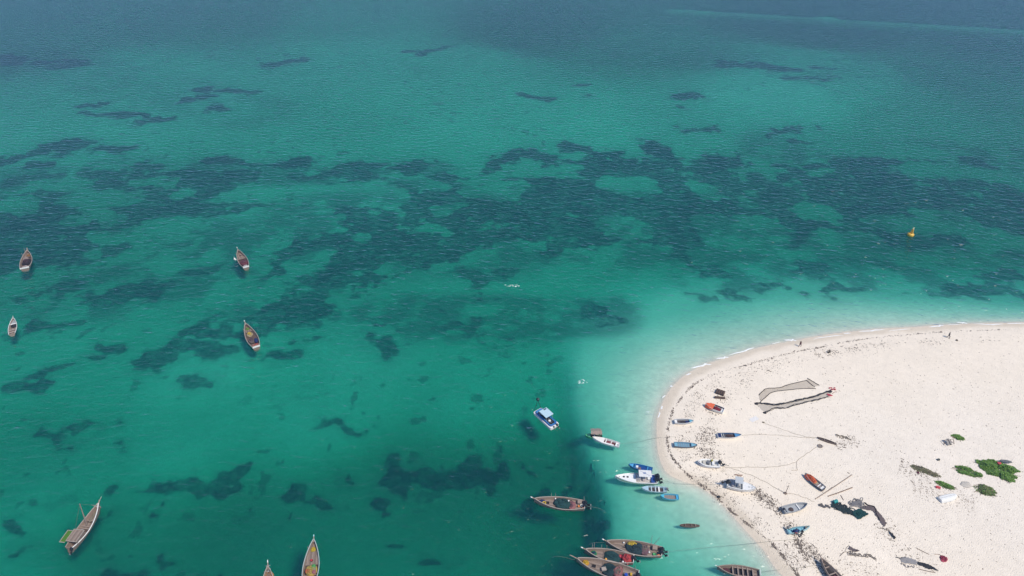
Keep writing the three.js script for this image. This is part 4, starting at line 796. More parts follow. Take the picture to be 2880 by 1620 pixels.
{ // dugout canoe in the shallows
  const b = skiff(afloat([33.19, -82.47, 3.121, 3.77], 'dugout_canoe', 'brown dugout canoe afloat in the shallows', 'canoe'), { hull: wood(0.20, 0.13, 0.10), inside: DARKWOOD, floor: wood(0.13, 0.09, 0.07), rail: wood(0.26, 0.17, 0.13), F: 0.26, beam: 0.72, transom: 0.12, full: 2.6, bow: 0.08, thwarts: [[0.2, OLD[2], 0.12], [-0.1, OLD[2], 0.12], [-0.3, OLD[1], 0.16]] }); }
function openDhow(b, o) { // wooden boat with side decks and open holds
  const t = b.t, L = b.L, h = makeHull({ L: L * 0.96, B: o.beam, F: 0.62, D: 0.4, bow: 0.45, stern: 0.2, transom: 0.6, full: 1.8, wall: 0.09, sole: 0.1 }); b.h = h;
  part('hull', h.geometry, o.hull, t); sole(h, t, 0.12, -h.L / 2 + 0.1, h.L * 0.43, plain(0.03, 0.022, 0.02)); for (const s of [-1, 1]) part('gunwale', h.rail(0.075, s, 0.02), o.rail ?? OLD[1], t);
  for (const s of [-1, 1]) for (let k = 0; k < 2; k++) { const z0 = s * (o.beam * 0.5 - 0.5 + k * 0.22), z1 = z0 + s * 0.2; part('side_plank', h.deck(0.42, -h.L * 0.48, h.L * o.to, Math.min(z0, z1), Math.max(z0, z1)), OLD[(k + (s > 0 ? 1 : 0)) % 3], t); }
  for (const x of o.beams) part('beam', box(0.2, 0.1, 2 * h.widthAt(x * L, 0.45), x * L, 0.47, 0), OLD[1], t);
  boards(h, t, 0.38, h.L * 0.36, h.L * 0.46, 4, OLD); boards(h, t, 0.41, -h.L * 0.48, -h.L * 0.36, 6, OLD); stemPost(h, t, 0.5, 0.3, o.tip ?? PALE, 0.09);
  if (o.stern) part('stern_frame', [rod([-h.L / 2 - 0.05, 0.6, -0.5], [-h.L / 2 - 0.12, 1.15, -0.4], 0.05), rod([-h.L / 2 - 0.05, 0.6, 0.5], [-h.L / 2 - 0.12, 1.15, 0.4], 0.05), rod([-h.L / 2 - 0.12, 1.1, -0.55], [-h.L / 2 - 0.12, 1.1, 0.6], 0.05)], WHITE, t);
  return b;
}
{ const b = openDhow(afloat([39.77, -72.87, 2.984, 7.48], 'wooden_boat', 'brown open wooden boat with dark holds, in the shallows at the bottom edge', 'boat'), { hull: OLD[2], beam: 2.3, to: 0.1, beams: [0.12, 0.0, -0.11, -0.22, -0.34], stern: true, tip: WHITE });
  load(b, 0.28 * b.L, 0.13, 0, 'net_heap', heap(0.8, 0.25, 0.55, 111), net(0.13, 0.045, 0.05), 'dark red net in the bow of the open boat in the shallows', 'fishing net'); }
const onSand = 'boats drawn up on the sand';
{ const b = openDhow(ashore([56.18, -70.95, 1.984, 8.44], 0.4, 'wooden_boat', 'old wooden boat with dark red net, on the sand at the bottom edge', 'boat', undefined, 0.12), { hull: wood(0.30, 0.25, 0.22), beam: 2.4, to: 0.25, beams: [0.28, 0.12, -0.1, -0.3] });
  load(b, -0.02 * b.L, 0.13, 0, 'net_heap', heap(1.0, 0.4, 0.75, 113), net(0.22, 0.05, 0.06), 'dark red net in the old boat on the sand', 'fishing net'); load(b, -0.22 * b.L, 0.13, -0.3, 'net_heap', heap(0.8, 0.4, 0.5, 115), net(0.28, 0.28, 0.10), 'olive net in the old boat on the sand', 'fishing net'); }
{ // boat with an orange tarp
  const b = skiff(ashore([44.41, -111.98, 2.613, 4.07], 0.25, 'skiff', 'white boat on the sand with a bright orange cover over its bow', 'boat', onSand), { hull: WHITE, inside: DARKWOOD, floor: plain(0.035, 0.012, 0.014), beam: 1.75, F: 0.6, D: 0.25, lining: plain(0.05, 0.02, 0.022), thwarts: [[-0.08, plain(0.16, 0.02, 0.03), 0.3]], sternDeck: WHITE }), L = b.L, h = b.h;
  const g = new THREE.PlaneGeometry(L * 0.46, 2.15, 18, 16); g.rotateX(-Math.PI / 2); const p = g.attributes.position;
  for (let i = 0; i < p.count; i++) { const x = p.getX(i) + L * 0.27, z = p.getZ(i), w = h.half(h.T(Math.min(x, L * 0.47)), 0.6) + 0.02, over = Math.max(0, Math.abs(z) - w), past = Math.max(0, x - L * 0.47); p.setXYZ(i, x - past * 0.4, h.sheer(h.T(x)) + 0.05 + 0.05 * noise(x * 3, z * 3) - over * 1.1 - past * 0.5, Math.sign(z) * (Math.min(Math.abs(z), w) + over * 0.35)); }
  g.computeVertexNormals(); load(b, 0, 0, 0, 'tarpaulin', g, ORANGE, 'bright orange cover over the bow of the white boat', 'tarpaulin');
  load(b, -0.15 * L, 0.1, 0.1, 'net_heap', heap(0.75, 0.35, 0.5, 121), net(0.28, 0.03, 0.04), 'dark red gear inside the orange covered boat', 'fishing net');
}
{ const b = skiff(ashore([37.02, -108.11, -0.000, 4.13], 0.2, 'skiff', 'pale grey skiff with blue bow inside, nearest the water on the sand', 'boat', onSand), { hull: paint(0.58, 0.60, 0.62), inside: GREY, floor: plain(0.09, 0.075, 0.07), rail: paint(0.55, 0.6, 0.66), beam: 1.3, lining: paint(0.45, 0.46, 0.48), foredeck: SKYBLUE, fore: 0.28, sternDeck: WHITE });
  load(b, 0.17 * b.L, 0.1, 0, 'tarpaulin', heap(0.5, 0.2, 0.4, 123), NAVY, 'dark blue cloth in the bow of the pale grey skiff', 'tarpaulin'); load(b, -0.05 * b.L, 0.1, 0.1, 'net_heap', heap(0.85, 0.12, 0.35, 124), net(0.05, 0.04, 0.04), 'dark net lying flat in the pale grey skiff', 'fishing net'); }
{ const b = skiff(ashore([45.75, -103.95, -0.000, 5.01], 0.2, 'skiff', 'white sided skiff with blue foredeck, farther up the sand', 'boat', onSand), { hull: WHITE, inside: DEEPBLUE, floor: plain(0.08, 0.07, 0.07), rail: paint(0.1, 0.14, 0.2), beam: 1.4, lining: paint(0.04, 0.10, 0.22), foredeck: paint(0.10, 0.30, 0.55), fore: 0.22, sternDeck: NAVY, thwarts: [[-0.24, GREY, 0.16], [-0.32, WHITE, 0.12]] });
  load(b, 0.03 * b.L, 0.1, -0.05, 'net_heap', heap(0.8, 0.28, 0.4, 125), net(0.12, 0.07, 0.06), 'brown net inside the white sided skiff', 'fishing net'); }
{ const b = skiff(ashore([36.06, -101.45, -0.061, 4.75], 0.2, 'skiff', 'slate blue skiff with ribbed floor, below the pale grey one', 'boat', onSand), { hull: paint(0.10, 0.13, 0.16), inside: SKYBLUE, floor: paint(0.20, 0.38, 0.50), rail: paint(0.14, 0.24, 0.32), beam: 1.35, lining: paint(0.18, 0.36, 0.50), foredeck: paint(0.22, 0.48, 0.62), fore: 0.24, sternDeck: paint(0.22, 0.46, 0.60), ribs: 7, ribM: wood(0.46, 0.38, 0.36) }); }
{ // rounded white and blue boat with console
  const b = ashore([39.72, -96.52, 3.016, 4.37], 0.3, 'motorboat', 'rounded white boat with blue sides and a black outboard, on the sand', 'boat', onSand), t = b.t, L = b.L, h = makeHull({ L, B: 2.0, F: 0.55, D: 0.3, bow: 0.2, stern: 0, transom: 0.85, full: 2.6, bottom: 0.28, top: 1.9, wall: 0.28, sole: 0.22 }); b.h = h;
  part('hull', h.geometry, gloss(0.9, 0.9, 0.88), t); sole(h, t, 0.23, -L / 2 + 0.28, L * 0.4, paint(0.70, 0.68, 0.62), 'floor'); for (const s of [-1, 1]) { part('blue_side', h.band(0.3, 0.86, s), paint(0.03, 0.08, 0.30), t); part('gunwale', h.rail(0.09, s, 0.0), WHITE, t); }
  part('console', slab(0.5, 0.6, 0.7, 0.1, 0.02 * L, 0.52, 0), matOf('dark', 0.16, 0.16, 0.17), t); part('seat', slab(0.4, 0.4, 0.9, 0.08, -0.2 * L, 0.42, 0), WHITE, t); part('bow_seat', slab(0.5, 0.35, 0.9, 0.12, 0.2 * L, 0.4, 0), CREAM, t); part('bow_eye', slab(0.16, 0.05, 0.14, 0.03, 0.43 * L, 0.66, 0), BLACK, t);
  outboard(t, -L / 2 - 0.05, 0.62, 0, 1.15, 0.8); load(b, -0.16 * L, 0.24, 0.55, 'life_jacket', join([slab(0.3, 0.4, 0.35, 0.08, 0, 0.4, 0), slab(0.3, 0.3, 0.2, 0.05, 0.1, 0.2, 0.1)]), net(0.62, 0.52, 0.12), 'yellow life jacket hung in the rounded white boat', 'life jacket');
}
{ // white motorboat with grey awning, on the sand
  const b = ashore([44.81, -90.73, -0.274, 5.38], 0.35, 'motorboat', 'white motorboat with a grey awning, on the sand by the wrack line', 'boat', onSand), t = b.t, L = b.L, h = makeHull({ L, B: 2.25, F: 0.7, D: 0.35, bow: 0.25, stern: 0, transom: 0.84, full: 1.9, bottom: 0.32, top: 1.8, wall: 0.12, sole: 0.26 }); b.h = h; const W = gloss(0.9, 0.9, 0.89);
  part('hull', h.geometry, W, t); part('foredeck', h.deck(0.72, L * 0.04, L * 0.46, -9, 9, 0.05), W, t); sole(h, t, 0.28, -L / 2 + 0.13, L * 0.05, GREY, 'cockpit_floor'); for (const s of [-1, 1]) part('rubbing_strake', h.band(0.72, 0.8, s, 0.012), GREY, t);
  part('console', slab(0.6, 0.7, 0.8, 0.1, -0.1 * L, 0.62, 0), paint(0.5, 0.5, 0.5), t); part('seat', slab(0.4, 0.4, 1.2, 0.08, -0.3 * L, 0.48, 0), paint(0.45, 0.42, 0.42), t); part('deck_vent', [ring(0.16, 0.03, 0.27 * L, 0.75, 0.05), slab(0.12, 0.04, 0.4, 0.03, 0.37 * L, 0.75, 0)], GREY, t);
  const aw = new THREE.Group(); aw.name = 'awning'; aw.position.set(-0.12 * L, 2.05, 0); t.add(aw); part('awning_sheet', slab(1.5, 0.06, 1.6, 0.1), paint(0.55, 0.58, 0.60), aw); for (const [sx, sz] of [[-1, -1], [-1, 1], [1, -1], [1, 1]]) part('post', rod([sx * 0.6, -1.4, sz * 0.85], [sx * 0.65, -0.03, sz * 0.7], 0.03), matOf('dark', 0.5, 0.5, 0.5), aw);
  outboard(t, -L / 2 - 0.05, 0.75, 0.15, 1.3, 0.95); 
}
{ // skiff loaded with orange net
  const b = skiff(ashore([59.47, -91.90, 2.179, 4.44], 0.22, 'skiff', 'dark sided skiff loaded with orange net, high on the sand', 'boat', onSand), { hull: paint(0.07, 0.07, 0.08), inside: GREY, floor: paint(0.36, 0.33, 0.32), rail: paint(0.34, 0.36, 0.37), beam: 1.5, F: 0.5, lining: paint(0.40, 0.40, 0.40), sternDeck: WHITE, thwarts: [[-0.25, WHITE, 0.18]] }), L = b.L;
  netLoad(b, 0.17 * L, 0.14, 0, 1.35, 0.8, 0.6, 131, ORANGE, 'bright orange net heap in the dark sided skiff', net(1.0, 0.25, 0.1)); load(b, -0.06 * L, 0.12, 0.1, 'net_heap', heap(0.4, 0.35, 0.4, 133), net(0.62, 0.50, 0.28), 'straw yellow bundle behind the orange net heap', 'fishing net'); load(b, -0.2 * L, 0.12, -0.1, 'net_heap', heap(0.55, 0.15, 0.4, 134), net(0.45, 0.32, 0.28), 'pinkish rope lying in the stern of the dark sided skiff', 'rope');
}
{ const b = skiff(ashore([53.83, -85.81, 0.270, 5.15], 0.22, 'skiff', 'grey aluminium coloured skiff with a white thwart, on the sand', 'boat', onSand), { hull: paint(0.36, 0.38, 0.40), inside: GREY, floor: paint(0.44, 0.46, 0.48), rail: paint(0.5, 0.52, 0.54), beam: 1.75, F: 0.5, lining: paint(0.40, 0.42, 0.44), thwarts: [[0.12, WHITE, 0.2], [-0.36, paint(0.40, 0.42, 0.43), 0.3]] });
  load(b, -0.18 * b.L, 0.1, 0.05, 'net_heap', heap(0.5, 0.25, 0.42, 135), net(0.14, 0.10, 0.09), 'dark rope heap in the grey skiff', 'rope'); outboard(b.t, -b.L / 2 - 0.02, 0.55, -0.05, 0.7, 0.9); }
const launch = skiff(ashore([52.93, -81.01, 0.213, 4.33], 0.2, 'skiff', 'slim light blue boat with people working beside it', 'boat', onSand), { hull: paint(0.30, 0.56, 0.66), inside: SKYBLUE, floor: paint(0.26, 0.54, 0.66), rail: paint(0.45, 0.55, 0.50), beam: 1.15, lining: paint(0.26, 0.52, 0.62), F: 0.45, full: 1.5, bow: 0.4, foredeck: wood(0.30, 0.26, 0.2), fore: 0.3, ribs: 6, ribM: paint(0.10, 0.30, 0.42) });
load(launch, -0.12 * launch.L, 0.1, 0, 'net_heap', heap(0.7, 0.2, 0.32, 137), NAVY, 'dark blue net in the slim light blue boat', 'fishing net');
{ skiff(ashore([65.80, -102.70, 2.645, 3.90], 0.14, 'dugout_canoe', 'narrow dark dugout canoe lying on dry sand', 'canoe'), { hull: wood(0.20, 0.15, 0.13), inside: DARKWOOD, floor: wood(0.09, 0.06, 0.05), rail: wood(0.28, 0.22, 0.19), F: 0.26, D: 0.16, beam: 0.62, transom: 0.2, full: 2.4, bow: 0.05, thwarts: [[0.12, OLD[1], 0.1]] }); }
{ // upturned white hull
  const [x, z, yaw, L] = [84.17, -88.23, 0.249, 4.04], t = thing('upturned_boat', 'white boat turned keel up on the sand beside the shrubs', 'boat', [x, beachHeight(x, z) + 0.30, z], yaw), h = makeHull({ L, B: 1.5, F: 0.32, D: 0.42, bow: 0.0, stern: 0, transom: 0.9, full: 2.8, rise: 0.2, wall: 0.05, bottom: 0.35, top: 2.2, sole: 0 });
  const g = h.geometry; g.rotateX(Math.PI); part('hull', g, WHITE, t); part('keel_strip', box(L * 0.78, 0.05, 0.07, -0.06 * L, 0.42, 0), paint(0.5, 0.52, 0.54), t); for (const s of [-1, 1]) part('chine', box(L * 0.66, 0.03, 0.04, -0.05 * L, 0.37, s * 0.36), paint(0.55, 0.57, 0.6), t); part('rim', [tube([[-L / 2, -0.29, 0.66], [0, -0.29, 0.72], [L * 0.35, -0.29, 0.45], [L * 0.49, -0.29, 0]], 0.045), tube([[-L / 2, -0.29, -0.66], [0, -0.29, -0.72], [L * 0.35, -0.29, -0.45], [L * 0.49, -0.29, 0]], 0.045)], GREY, t);
}
{ // yellow channel buoy
  const [x, z] = [120.79, -185.51], t = thing('channel_buoy', 'yellow channel buoy standing in deep water on the right', 'buoy', [x, 0, z]); t.rotation.z = -0.08;
  part('float', new THREE.LatheGeometry([[0, -0.5], [0.7, -0.45], [0.95, 0.05], [0.95, 0.55], [0.6, 0.75], [0, 0.78]].map((p) => new THREE.Vector2(...p)), 20), gloss(0.80, 0.48, 0.04), t); part('tower', [0, 1, 2, 3].map((k) => rod([0.5 * Math.cos(k * 1.571), 0.7, 0.5 * Math.sin(k * 1.571)], [0.16 * Math.cos(k * 1.571), 2.2, 0.16 * Math.sin(k * 1.571)], 0.09)).concat([new THREE.CylinderGeometry(0.2, 0.42, 1.3, 12).translate(0, 1.45, 0)]), gloss(0.72, 0.42, 0.04), t);
  part('top_mark', [box(0.7, 0.12, 0.12, 0, 2.55, 0, 0, 0.78), box(0.7, 0.12, 0.12, 0, 2.55, 0.005, 0, -0.78)], paint(0.75, 0.7, 0.5), t); part('lantern', new THREE.CylinderGeometry(0.14, 0.16, 0.3, 12).translate(0, 2.3, 0), paint(0.7, 0.68, 0.6), t);
}
// ropes from boats, over the water to the sand
for (const [pts, k] of [
  [[[14.26, -86.48], [17.00, -86.24], [19.60, -86.09]], 'stern line of the lone dhow running right under water'],
  [[[27.24, -76.51], [33.57, -77.68], [41.53, -78.49], [50.13, -79.17], [52.34, -79.18]], 'long stern line from the farthest rafted dhow to the beach'],
  [[[16.81, -78.49], [14.29, -78.67], [11.40, -78.79]], 'bow line of the farthest rafted dhow'],
  [[[11.26, -74.94], [7.67, -76.05], [4.83, -76.81]], 'bow line of the nearest rafted dhow'],
  [[[28.92, -92.90], [32.41, -92.34], [36.57, -92.09], [40.64, -91.75]], 'stern line of the floating motorboat up to the wrack line'],
  [[[43.67, -72.56], [46.80, -73.36], [50.21, -73.53], [54.15, -74.05]], 'line from the boat in the shallows to the old boat on the sand'],
  [[[22.64, -102.04], [26.16, -103.08], [30.84, -104.26], [34.54, -104.20]], 'stern line of the long white boat to the beach'],
]) single('mooring_rope', tube(pts.map((p, i) => { const g = groundHeight(p[0], p[1]); return [p[0], Math.max(i === 0 ? 0.7 : i === pts.length - 1 ? g + 0.03 : 0.06, g > -0.1 ? g + 0.09 : -9), p[1]]; }), 0.024, 5, 8), net(0.30, 0.33, 0.28), k, 'rope');

// ---------------------------------------------------------------- things on the sand
const at = ([x, z], up = 0) => [x, beachHeight(x, z) + up, z];
function draped(edgeA, edgeB, n, m, lift, wrinkle, seed) {    // cloth or net between two edges, lying on the sand
  const ca = new THREE.CatmullRomCurve3(edgeA.map(([x, z]) => V(x, 0, z))), cb = new THREE.CatmullRomCurve3(edgeB.map(([x, z]) => V(x, 0, z))), p = [], uv = [], ix = [];
  for (let i = 0; i <= n; i++) { const a = ca.getPoint(i / n), b = cb.getPoint(i / n); for (let j = 0; j <= m; j++) { const x = lerp(a.x, b.x, j / m) + 0.1 * noise(i + seed, j), z = lerp(a.z, b.z, j / m) + 0.1 * noise(i, j + seed); p.push(x, beachHeight(x, z) + lift + wrinkle * (0.5 + 0.5 * noise(x * 2.3 + seed, z * 2.3)), z); uv.push(x, z); if (i && j) { const k = i * (m + 1) + j; ix.push(k, k - m - 1, k - 1, k - 1, k - m - 1, k - m - 2); } } }
  const g = new THREE.BufferGeometry(); g.setAttribute('position', new THREE.Float32BufferAttribute(p, 3)); g.setAttribute('uv', new THREE.Float32BufferAttribute(uv, 2)); g.setIndex(ix); g.computeVertexNormals(); return g;
}
function laid(points, r, seed = 0, wobble = 0, lift = 0, per = 6) {  // a rope lying on the sand
  const c = new THREE.CatmullRomCurve3(points.map(([x, z]) => V(x, 0, z))), n = points.length * per, out = [];
  for (let i = 0; i <= n; i++) { const p = c.getPoint(i / n), x = p.x + wobble * noise(i * 0.7 + seed, seed), z = p.z + wobble * noise(seed, i * 0.7 - seed); out.push([x, Math.max(beachHeight(x, z), 0) + r * 0.7 + lift, z]); }
  return tube(out, r, 5, 2);
}
const veil = (r, g, b, opacity) => new THREE.MeshStandardMaterial({ color: rgb(r, g, b), map: weaveMap, transparent: true, opacity, roughness: 1, side: THREE.DoubleSide });
{ // the great net spread to dry
  const t = thing('drying_net', 'large brown fishing net spread in a loop on the sand', 'fishing net');
  const top = [[55.47, -116.36], [56.73, -117.73], [57.77, -118.53], [60.86, -118.88], [63.17, -119.81], [67.87, -121.22]], low = [[55.17, -114.13], [56.49, -115.47], [58.89, -117.38], [62.39, -118.07], [65.83, -118.47], [69.00, -118.53]], flapA = [[68.27, -121.93], [69.14, -120.86], [70.17, -119.57]], flapB = [[67.87, -121.22], [68.38, -120.04], [68.95, -119.11]];
  part('netting', draped(top, low, 30, 8, 0.03, 0.05, 1), veil(0.36, 0.29, 0.21, 0.26), t); part('net_flap', draped(flapA, flapB, 10, 5, 0.04, 0.05, 4), veil(0.36, 0.29, 0.21, 0.26), t);
  const C = net(0.10, 0.085, 0.075); for (const e of [top, low, flapA, flapB]) part('head_rope', laid(e, 0.085, 3, 0.05), C, t);
  const a = [[54.13, -113.80], [55.10, -113.91], [58.26, -113.37], [60.79, -113.91], [64.62, -115.02], [66.79, -115.58], [69.69, -116.82], [72.31, -117.84]], b = [[55.22, -110.99], [57.70, -112.28], [60.16, -112.39], [64.26, -113.91], [68.27, -115.02], [71.01, -116.03]];
  for (let k = 0; k < 6; k++) { part('bunched_strand', laid(a, 0.055, 10 + k * 3.3, 0.28, 0.03 * k), net(0.055, 0.055, 0.06), t); if (k < 4) part('bunched_strand', laid(b, 0.05, 40 + k * 5.1, 0.28, 0.03 * k), net(0.06, 0.06, 0.065), t); }
  part('netting', draped(a, b.length < a.length ? [...b, ...[[71.61, -116.36]]] : b, 40, 5, 0.03, 0.06, 7), veil(0.16, 0.14, 0.13, 0.22), t);
  part('knot', [heap(0.4, 0.25, 0.3, 3).translate(...at([54.17, -113.69])), heap(0.4, 0.22, 0.3, 5).translate(...at([55.30, -110.99])), heap(0.5, 0.3, 0.35, 8).translate(...at([71.86, -117.50]))], net(0.05, 0.045, 0.045), t);
  const q = random(77); for (const c of [[72.71, -118.30], [71.41, -116.25]]) { const f = []; for (let k = 0; k < 11; k++) f.push(ball(0.13, ...at([c[0] + (q() - 0.5) * 1.3, c[1] + (q() - 0.5) * 0.9], 0.12), 0.8, 1.5)); part('float_cluster', f, plain(0.42, 0.05, 0.07), t); }
  part('float_cord', laid([[72.10, -116.82], [72.86, -117.38], [73.35, -117.38]], 0.05, 2, 0.1), net(0.35, 0.1, 0.1), t);
}
{ // heaps of net left of the shrubs
  const [hx, hy, hz] = at([65.59, -84.44]); const t = thing('net_heap', 'dark teal net heap on the sand', 'fishing net', [hx, hy - 0.03, hz]); part('netting', draped([[64.43, -85.08], [65.36, -85.40], [66.16, -85.73], [66.75, -85.16], [67.27, -84.60]], [[64.38, -84.60], [64.54, -83.97], [65.16, -83.34], [66.28, -83.97], [67.10, -84.37]], 22, 9, 0.06, 0.32, 51).translate(-hx, 0.03 - hy, -hz), net(0.012, 0.075, 0.07), t); part('rope', strands(1.1, 0.4, 0.8, 203, 14, 0.03), net(0.03, 0.12, 0.11), t);
  const b = thing('net_band', 'dark grey green net trailing from the teal drum to the teal heap', 'fishing net'); part('netting', draped([[61.23, -86.87], [62.51, -86.46], [63.65, -85.89], [64.73, -85.16]], [[61.16, -86.29], [62.09, -85.32], [63.20, -84.68], [64.42, -84.37]], 18, 6, 0.05, 0.3, 11), net(0.035, 0.05, 0.05), b); for (let k = 0; k < 6; k++) part('strand', laid([[61.21, -86.62], [62.46, -85.97], [63.71, -85.32], [64.68, -84.68]], 0.06, k * 7, 0.9, 0.1), net(0.03, 0.06, 0.06), b); for (let k = 0; k < 3; k++) part('strand', laid([[62.13, -87.28], [63.04, -86.78], [64.24, -85.65]], 0.07, k * 9 + 2, 0.5, 0.06), net(0.05, 0.06, 0.06), b);
  const [dx, dy, dz] = at([61.99, -87.28]), d = thing('drum', 'teal plastic drum lying at the end of the dark net', 'drum', [dx, dy + 0.33, dz], 0.4); const cy = new THREE.LatheGeometry([[0, -0.45], [0.3, -0.45], [0.33, -0.4], [0.33, -0.15], [0.31, -0.12], [0.31, 0.12], [0.33, 0.15], [0.33, 0.4], [0.3, 0.45], [0, 0.45]].map((p) => new THREE.Vector2(...p)), 18); cy.rotateZ(Math.PI / 2); part('shell', cy, paint(0.02, 0.30, 0.29), d); part('end_cap', new THREE.CylinderGeometry(0.27, 0.27, 0.03, 16).rotateZ(Math.PI / 2).translate(-0.46, 0, 0), paint(0.01, 0.14, 0.14), d);
  const g = thing('net_heap', 'thin grey net tangle behind the dark teal heap', 'fishing net'); part('netting', draped([[65.24, -87.19], [66.35, -87.61], [67.24, -87.44]], [[64.56, -86.13], [65.78, -86.13], [66.81, -85.65]], 14, 8, 0.05, 0.28, 17), veil(0.40, 0.38, 0.38, 0.55), g); for (let k = 0; k < 5; k++) part('strand', laid([[64.94, -86.78], [65.74, -87.44], [66.43, -87.11], [67.03, -87.61], [66.80, -85.97]], 0.035, k * 5, 0.9, 0.1), net(0.25, 0.24, 0.24), g);
  const w = thing('net_strip', 'brown net lying in a long curved strip right of the teal heap', 'fishing net'); part('netting', draped([[66.56, -86.21], [67.94, -86.46], [69.03, -86.13], [69.45, -84.84], [69.79, -83.73], [69.93, -82.48]], [[66.43, -85.89], [67.55, -85.49], [68.30, -85.32], [68.58, -84.37], [68.80, -82.95], [69.14, -81.86]], 26, 5, 0.04, 0.12, 21), net(0.20, 0.155, 0.15), w); part('dark_edge', laid([[67.52, -87.11], [68.25, -86.54], [69.03, -86.13], [69.04, -85.32], [68.71, -84.37], [68.93, -83.10]], 0.11, 4, 0.15, 0.03), net(0.05, 0.04, 0.04), w);
  const k = thing('net_strip', 'black plastic strip bunched below the brown net', 'sheet'); part('sheet', draped([[69.61, -81.09], [69.87, -80.63], [70.14, -80.03], [70.34, -79.58]], [[69.51, -80.71], [69.58, -80.10], [69.72, -79.65], [69.88, -79.13]], 14, 4, 0.05, 0.2, 25), plain(0.012, 0.010, 0.010), k); part('cord', laid([[68.22, -81.55], [68.95, -81.40], [69.48, -81.24], [69.68, -80.94]], 0.06, 1, 0.1), net(0.06, 0.05, 0.05), k); part('loose_cord', laid([[68.64, -79.43], [69.30, -79.28], [69.69, -78.83], [68.91, -79.13]], 0.035, 6, 0.2), net(0.2, 0.17, 0.15), k);
  const s = thing('net_strip', 'small brown net scrap pulled into a point', 'fishing net'); part('netting', draped([[61.15, -77.87], [61.70, -77.29], [62.53, -76.78]], [[60.74, -77.14], [61.31, -76.78], [62.24, -76.70]], 12, 5, 0.03, 0.15, 29), net(0.20, 0.155, 0.15), s); part('cord', laid([[58.69, -75.77], [59.75, -76.56], [60.91, -76.56], [62.53, -76.78]], 0.05, 2, 0.08), net(0.15, 0.11, 0.1), s); part('cord', laid([[59.96, -76.78], [60.56, -77.50], [61.18, -77.94]], 0.03, 5, 0.08), net(0.15, 0.11, 0.1), s);
  const p = thing('net_strip', 'pale grey net sheet near the bottom edge', 'fishing net'); part('netting', draped([[69.20, -75.34], [70.41, -75.48], [71.36, -75.20], [72.05, -74.63]], [[69.21, -74.77], [69.65, -74.21], [70.60, -74.21], [71.48, -73.93]], 16, 6, 0.04, 0.14, 33), veil(0.44, 0.42, 0.42, 0.8), p); part('cord', laid([[68.63, -75.48], [69.33, -75.34], [70.38, -75.55]], 0.08, 3, 0.1), net(0.14, 0.14, 0.15), p); part('cord', laid([[69.02, -74.35], [69.53, -73.79], [70.44, -73.58], [71.35, -73.79]], 0.06, 8, 0.3), net(0.28, 0.26, 0.26), p);
  const n = thing('net_strip', 'charcoal net pulled to a point right of the pale grey sheet', 'fishing net'); part('netting', draped([[71.86, -74.49], [72.68, -74.35], [73.43, -74.07], [74.12, -73.65], [74.88, -72.89]], [[71.76, -74.00], [72.48, -73.65], [73.17, -73.23], [73.95, -73.03], [74.88, -72.75]], 18, 5, 0.04, 0.25, 37), net(0.045, 0.045, 0.05), n);
  const r = thing('net_heap', 'small dark red net with floats near the bottom edge', 'fishing net', at([76.98, -75.27], -0.02)); part('netting', heap(0.65, 0.32, 0.55, 207, 0.5), net(0.36, 0.05, 0.08), r); const q = random(9), fl = []; for (let i = 0; i < 12; i++) fl.push(ball(0.11, (q() - 0.5) * 1.5, 0.1, (q() - 0.3) * 1.1, 0.8, 1.6)); part('floats', fl, plain(0.42, 0.06, 0.10), r); part('cord', tube([[0, 0.15, -0.3], [-0.4, 0.06, -0.75], [-1.2, 0.04, -0.85]], 0.04), net(0.2, 0.08, 0.08), r);
  const e = thing('weed_heap', 'dark seaweed and net scraps left of the teal drum', 'seaweed'); part('scrap', draped([[58.54, -86.78], [59.28, -86.95], [59.84, -86.21]], [[58.70, -86.46], [59.27, -86.13], [59.89, -85.97]], 12, 4, 0.04, 0.2, 41), net(0.16, 0.14, 0.13), e); part('scrap', draped([[60.04, -86.78], [60.53, -86.62], [60.70, -85.97]], [[59.86, -86.46], [60.22, -86.13], [60.51, -85.81]], 10, 4, 0.04, 0.2, 43), net(0.18, 0.16, 0.15), e);
}
for (const [a, b, r, k, m] of [
  [[58.42, -88.02], [67.82, -93.94], 0.075, 'longest grey pole lying on the sand by the dark sided skiff', OLD[1]], [[61.13, -88.69], [66.69, -90.80], 0.09, 'brown pole lying parallel below the longest pole', wood(0.30, 0.21, 0.16)], [[60.61, -89.36], [62.72, -90.80], 0.07, 'short pole crossing the longest pole', wood(0.28, 0.21, 0.17)],
  [[73.07, -77.43], [74.81, -76.06], 0.05, 'thin straight stick above the pale grey net sheet', OLD[2]], [[71.63, -73.17], [74.19, -72.48], 0.06, 'thin straight stick below the charcoal net', OLD[2]], [[44.43, -94.03], [45.95, -93.86], 0.1, 'reddish brown plank behind the motorboat with the grey awning', wood(0.36, 0.20, 0.14)], [[67.14, -94.57], [67.43, -94.21], 0.05, 'short broken stick beyond the longest pole', OLD[2]], [[63.70, -88.94], [63.81, -87.77], 0.06, 'bent branch between the poles and the grey net', OLD[2]],
]) { const A = at(a, r * 0.8), B = at(b, r * 0.8); single('pole', tube([A, [lerp(A[0], B[0], 0.5), Math.max((A[1] + B[1]) / 2, at([lerp(A[0], B[0], 0.5), lerp(A[2], B[2], 0.5)], r)[1]), lerp(A[2], B[2], 0.5) + 0.06], B], r, 7, 4), m, k, 'pole'); }
{ const [x, y, z] = at([53.10, -89.44]); single('mooring_post', join([rod([0, -0.3, 0], [0.18, 2.4, 0], 0.07, 0.05), heap(0.35, 0.25, 0.3, 4)]), OLD[2], 'upright mooring post standing alone in the sand', 'post', [x, y, z]); }
